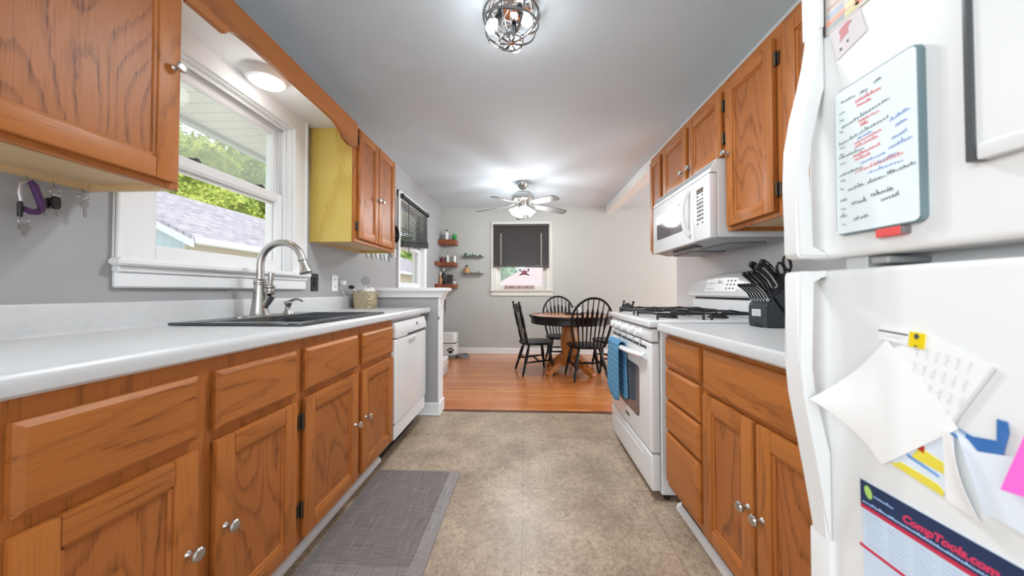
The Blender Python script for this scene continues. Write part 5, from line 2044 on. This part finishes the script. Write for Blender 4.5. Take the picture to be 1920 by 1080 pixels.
def hoop(tilt_x, tilt_z, rr, zz, w_=.0045):
    M_ = Matrix.Translation((lx, ly, zz)) @ Matrix.Rotation(tilt_z, 4, 'Z') @ Matrix.Rotation(tilt_x, 4, 'X')
    pts = [M_ @ Vector((rr * math.cos(a), rr * math.sin(a), 0)) for a in [2 * PI * i / 40 for i in range(40)]]
    pts = [Vector((p.x, p.y, min(p.z, ZC - .012))) for p in pts]
    m.tube(pts, w_, 6, closed=True, flat=1.8)


hoop(0, 0, R, cz + .02)
hoop(.30, .4, R * .98, cz - .01)
hoop(-.45, 1.4, R * .98, cz - .005)
hoop(0, 0, R * .42, 2.277, .004)
for k in range(4):
    a = PI / 4 * k + .5
    M_ = Matrix.Translation((lx, ly, cz)) @ Matrix.Rotation(a, 4, 'Z')
    pts = [M_ @ Vector((R * math.cos(q), 0, min(ZC - .01 - cz, R * .8 * math.sin(q)))) for q in [PI * .12 - (PI * 1.24) * i / 24 for i in range(25)]]
    m.tube(pts, .0035, 6, flat=1.8)
m.build('cage', mat('satin_chrome', (150, 150, 152), .22, 1.0), t)
for a in (200, 320, 80):
    a = math.radians(a)
    q = MB()
    dvec = Vector((math.cos(a) * .5, math.sin(a) * .5, -.85)).normalized()
    base = Vector((lx + .055 * math.cos(a), ly + .055 * math.sin(a), 2.408))
    q.lathe([(.014, 0), (.014, .045), (.012, .048)], base, dvec, 16)
    sk = q.build('socket', dark_metal(), t)
    q = MB(); q.lathe([(.011, .046), (.016, .058), (.027, .078), (.029, .092), (.022, .112), (0, .12)], base, dvec, 18)
    q.build('bulb', bulb_on, sk)
    c_ = base + dvec * .145
    point_lamp('kitchen_bulb_light', tuple(c_), .9, .03, (.93, .97, 1.0), t)
    spot_lamp('kitchen_bulb_beam', tuple(c_), (0, 0, -1), 23.0, .04, (.93, .97, 1.0), t)

t = thing('ceiling_fan', 'five-bladed grey ceiling fan with four lit glass shades over the dining room', 'fan', (-.047, 4.19, 1.95))
fx, fy = -.047, 4.19
m = MB(); m.lathe([(0, 0), (.068, 0), (.07, -.012), (.062, -.05), (.04, -.085), (.02, -.095)], (fx, fy, ZC), n=28); m.build('canopy', nickel(), t)
m = MB(); m.cyl((fx, fy, 2.37), (fx, fy, 2.30), .012, n=12); m.build('downrod', nickel(), t)
m = MB(); m.lathe([(.03, .125), (.06, .12), (.115, .105), (.138, .085), (.145, .06), (.145, .01), (.13, -.005), (.08, -.012), (.05, -.02), (.05, -.06), (.04, -.075), (.02, -.08)], (fx, fy, 2.20), n=36); m.build('motor', nickel(), t)
blade_m = mat('blade_grey', (112, 110, 108), .35, .1)
for k in range(5):
    a = math.radians(22 + 72 * k)
    M_ = Matrix.Translation((fx, fy, 2.165)) @ Matrix.Rotation(a, 4, 'Z') @ Matrix.Rotation(math.radians(5), 4, 'Y')
    q = MB(); q.M = M_ @ Matrix.Rotation(math.radians(-13), 4, 'X')
    q.prism([(.20, -.050), (.30, -.058), (.50, -.064), (.60, -.06), (.625, -.04), (.632, 0), (.625, .04), (.60, .06), (.50, .064), (.30, .058), (.20, .050), (.185, .03), (.185, -.03)], 'Z', -.004, .004, bev=.0015)
    bl = q.build('blade', blade_m, t)
    q = MB(); q.M = M_
    q.tube([(.09, 0, .03), (.14, 0, .012), (.20, 0, .004)], [.014, .012, .012], 8, flat=.5)
    q.M = M_ @ Matrix.Rotation(math.radians(-13), 4, 'X')
    q.prism([(.15, -.014), (.20, -.04), (.255, -.03), (.255, .03), (.20, .04), (.15, .014)], 'Z', .004, .009, bev=.002)
    q.build('blade_arm', nickel(), bl)
shade_m = mat('frosted_glass_shade', (255, 250, 244), .4, emit=.8)
for k in range(4):
    a = math.radians(20 + 90 * k)
    dvec = Vector((math.cos(a) * .72, math.sin(a) * .72, -.70)).normalized()
    b0 = Vector((fx + .045 * math.cos(a), fy + .045 * math.sin(a), 2.135))
    q = MB(); q.tube([Vector((fx, fy, 2.145)), b0, b0 + dvec * .035], [.010, .011, .018], 10); q.build('lamp_arm', nickel(), t)
    q = MB(); q.lathe([(.020, .03), (.026, .045), (.034, .07), (.042, .095), (.056, .128)], b0, dvec, 22, caps=False)
    q.build('lamp_shade', shade_m, t, solid=.003)
    point_lamp('fan_bulb_light', tuple(b0 + dvec * .23), 8.0, .08, (.95, .98, 1.0), t)
for x_, z_ in ((-.02, 1.985), (.03, 2.0)):
    q = MB(); q.tube([(fx + x_, fy - .04, 2.12), (fx + x_, fy - .04, z_)], .0013, 5); q.ell((fx + x_, fy - .04, z_ - .008), (.006, .006, .010), n=8); q.build('pull_chain', nickel(), t)

t = thing('sink_light', 'round white flush light under the white board over the sink window', 'light', (-1.30, 1.555, 2.07))
m = MB(); m.lathe([(0, 0), (.098, 0), (.098, -.006), (.085, -.034), (.075, -.040)], (-1.30, 1.555, 2.118), n=40); m.build('light_base', white_paint(), t)
m = MB(); m.lathe([(.074, -.036), (.071, -.043), (.05, -.047), (0, -.049)], (-1.30, 1.555, 2.118), n=36, caps=False); point_lamp('sink_lamp_light', (-1.27, 1.555, 2.03), .9, .05, (1, .99, .97), t)
m.build('diffuser', mat('diffuser_white', (250, 250, 248), .5, emit=.35), t)

# ------------------------------------------------------------------ outside
grass = ramp_mat('lawn_green', mottle((74, 104, 52), (112, 142, 74), 3), .9)
m = MB(); m.box(-45, XL - .15, -20, 60, -.5, -.4); m.box(XL - .15, 30, YB + .15, 60, -.5, -.4)
m.build('ground', grass, kind='structure', at=(0, 0, -.4))
m = MB(); m.box(-6.3, XL - .16, -6, 30, -.4, -.39)  # unseen pale slab added to bounce sunlight up onto the eave
m.build('ground_bounce', mat('pale_bounce_slab', (232, 228, 218), .8, noise=.04, nscale=3), kind='structure')
m = MB(); m.box(-2.15, XL - .15, -.5, 7.5, 2.137, 2.19)
m.build('trim_eave', ramp_mat('soffit_cream', siding((238, 237, 224), (196, 196, 182), .10, 1, .06), .6), kind='structure', at=(-1.9, 0, 2.137))
m = MB(); m.box(-2.20, -2.15, -.5, 7.5, 2.11, 2.28); m.build('trim_fascia', mat('fascia_pale', (206, 210, 206), .6), kind='structure')

t = thing('neighbor_garage', 'neighbour garage with a grey shingle roof and pale blue end wall outside the sink window', 'building', (-9, 10, -.4))
gy0, gy1 = 5.75, 24.0
m = MB(); m.prism([(-6.35, -.4), (-6.35, 1.95), (-9, 3.30), (-11.65, 1.95), (-11.65, -.4)], 'Y', gy0 + .02, gy1 - .02)
m.build('wall', ramp_mat('blue_white_siding', siding((214, 232, 244), (186, 206, 222), .16, 0, .05), .6), t)
m = MB(); m.box(-6.352, -6.33, gy0 + .02, gy1 - .02, -.4, 1.95); m.build('side_wall', mat('garage_cream', (228, 220, 200), .7), t)
m = MB()
m.prism([(-6.0, 2.03), (-9, 3.53), (-12, 2.03), (-12, 1.95), (-9, 3.44), (-6.0, 1.95)], 'Y', gy0 - .15, gy1)
m.build('roof', ramp_mat('lavender_shingle', shingle, .9), t)
m = MB(); m.box(-6.0, -5.9, gy0 - .15, gy1, 1.90, 2.03, bev=.02); m.build('gutter', mat('gutter_white', (226, 232, 240), .5), t)
for s_ in (-1, 1):
    m = MB(); m.prism([(-9, 3.46), (-9, 3.34), (-9 - s_ * 3.0, 1.84), (-9 - s_ * 3.0, 1.96)], 'Y', gy0 - .19, gy0 - .14); m.build('rake_board', mat('gutter_white', (226, 232, 240), .5), t)
m = MB(); m.box(-7.95, -7.45, gy0 - .01, gy0 + .03, .85, 2.0 - .15, bev=.01)
fr = m.build('window', white_paint(), t)
m = MB(); m.box(-7.90, -7.50, gy0 - .02, gy0 + .02, .9, 1.8); m.build('window_pane', mat('pane_dark', (60, 72, 84), .1), fr)

t = thing('neighbor_house', 'house with a pale pink roof outside the far dining window', 'building', (4, 13, -.4))
m = MB(); m.box(-.9, 12, 11.4, 18.5, -.4, 1.15); m.build('wall', mat('house_white', (236, 232, 230), .7), t)
m = MB()
e = [(-1.2, 11, 1.2), (12.5, 11, 1.2), (12.5, 19, 1.2), (-1.2, 19, 1.2)]
rdg = [(2.0, 15, 3.3), (9.4, 15, 3.3)]
m.face([e[0], e[1], rdg[1], rdg[0]]); m.face([e[1], e[2], rdg[1]]); m.face([e[2], e[3], rdg[0], rdg[1]]); m.face([e[3], e[0], rdg[0]]); m.face(e[::-1])
m.build('roof', mat('roof_pink', (182, 168, 171), .8, noise=.03, nscale=4), t)
m = MB(); m.box(-1.25, 12.5, 10.95, 11.02, 1.08, 1.2); m.build('gutter', white_paint(), t)


def tree(name, label, x, y, h, r, seed, leaf, n=5200, group='trees behind the neighbouring houses', base=.4):
    rs = np.random.RandomState(seed)
    root = thing(name, label, 'tree', (x, y, -.4), group)
    q = MB(); q.tube([(x, y, -.42), (x + .05, y, h * .2), (x, y + .1, h * .42)], [.20, .15, .06], 10); q.build('trunk', mat('bark', (92, 80, 66), .9), root)
    blobs = []
    for i in range(16):
        a = rs.rand() * 2 * PI
        rr = r * .62 * math.sqrt(rs.rand())
        blobs.append((x + rr * math.cos(a), y + rr * math.sin(a), base + r * .4 + (h - base - r * .7) * rs.rand(), r * (.34 + .2 * rs.rand())))
    B = np.array(blobs)
    idx = rs.randint(0, len(B), n)
    dv = rs.normal(size=(n, 3))
    dv /= np.linalg.norm(dv, axis=1)[:, None]
    rad = .78 + .30 * rs.rand(n)
    P = B[idx, :3] + dv * (B[idx, 3] * rad)[:, None]
    s = .05 + .075 * rs.rand(n)
    U = rs.normal(size=(n, 3)); U /= np.linalg.norm(U, axis=1)[:, None]
    nn = dv + .8 * rs.normal(size=(n, 3))
    V_ = np.cross(U, nn); V_ /= np.linalg.norm(V_, axis=1)[:, None] + 1e-9
    U = U * s[:, None]
    V_ = V_ * (s * .6)[:, None]
    verts = np.stack([P - U, P + V_, P + U, P - V_], 1).reshape(-1, 3)
    faces = np.arange(4 * n).reshape(-1, 4)
    # inner leaf mass so that the crown is not see-through
    core = bmesh.new()
    for bx_, by_, bz_, br_ in blobs:
        bmesh.ops.create_icosphere(core, subdivisions=2, radius=br_ * .82, matrix=Matrix.Translation((bx_, by_, bz_)))
    cv = np.array([v.co[:] for v in core.verts])
    cv += rs.normal(size=cv.shape) * r * .03
    core.verts.index_update()
    cf = [[v.index + len(verts) for v in f.verts] for f in core.faces]
    core.free()
    me = bpy.data.meshes.new('crown')
    org = Vector((x, y, -.4))
    allv = np.concatenate([verts, cv]) - np.array(org)
    me.from_pydata(allv.tolist(), [], faces.tolist() + cf)
    me.materials.append(leaf)
    o = bpy.data.objects.new('crown', me)
    COL.objects.link(o)
    o.parent = root
    ORG[o.name] = org
    return root


lf1 = ramp_mat('leaves_yellow_green', mottle((140, 168, 66), (214, 222, 120), 2.2), .7)
lf2 = ramp_mat('leaves_mid_green', mottle((112, 146, 76), (176, 196, 112), 2.0), .7)
lf3 = ramp_mat('leaves_blue_green', mottle((90, 124, 106), (146, 176, 150), 2.0), .7)
for i, (x, y, h, r, lf, lab) in enumerate((
        (-15.6, 9.4, 9.5, 3.4, lf1, 'leafy tree behind the garage at the left of the sink window'),
        (-15.9, 14.2, 11.0, 3.6, lf1, 'bright leafy tree behind the garage, second from the left in the sink window'),
        (-15.7, 19.2, 10.5, 3.6, lf2, 'greener tree behind the garage in the middle of the sink window'),
        (-15.9, 24.4, 11.0, 3.8, lf2, 'green tree behind the garage at the right of the sink window'),
        (-12.0, 28.5, 11.0, 4.2, lf2, 'distant tree seen through the dining side window'),
        (-24.0, 18.5, 16.0, 5.0, lf1, 'tall tree farthest back behind the garage'),
        (-3.0, 22.0, 8.5, 3.2, lf3, 'blue-green tree left of the pink roof outside the far window'))):
    tree('leafy_tree', lab, x, y, h, r, 11 + i, lf, 17000 if i < 4 else 7000)
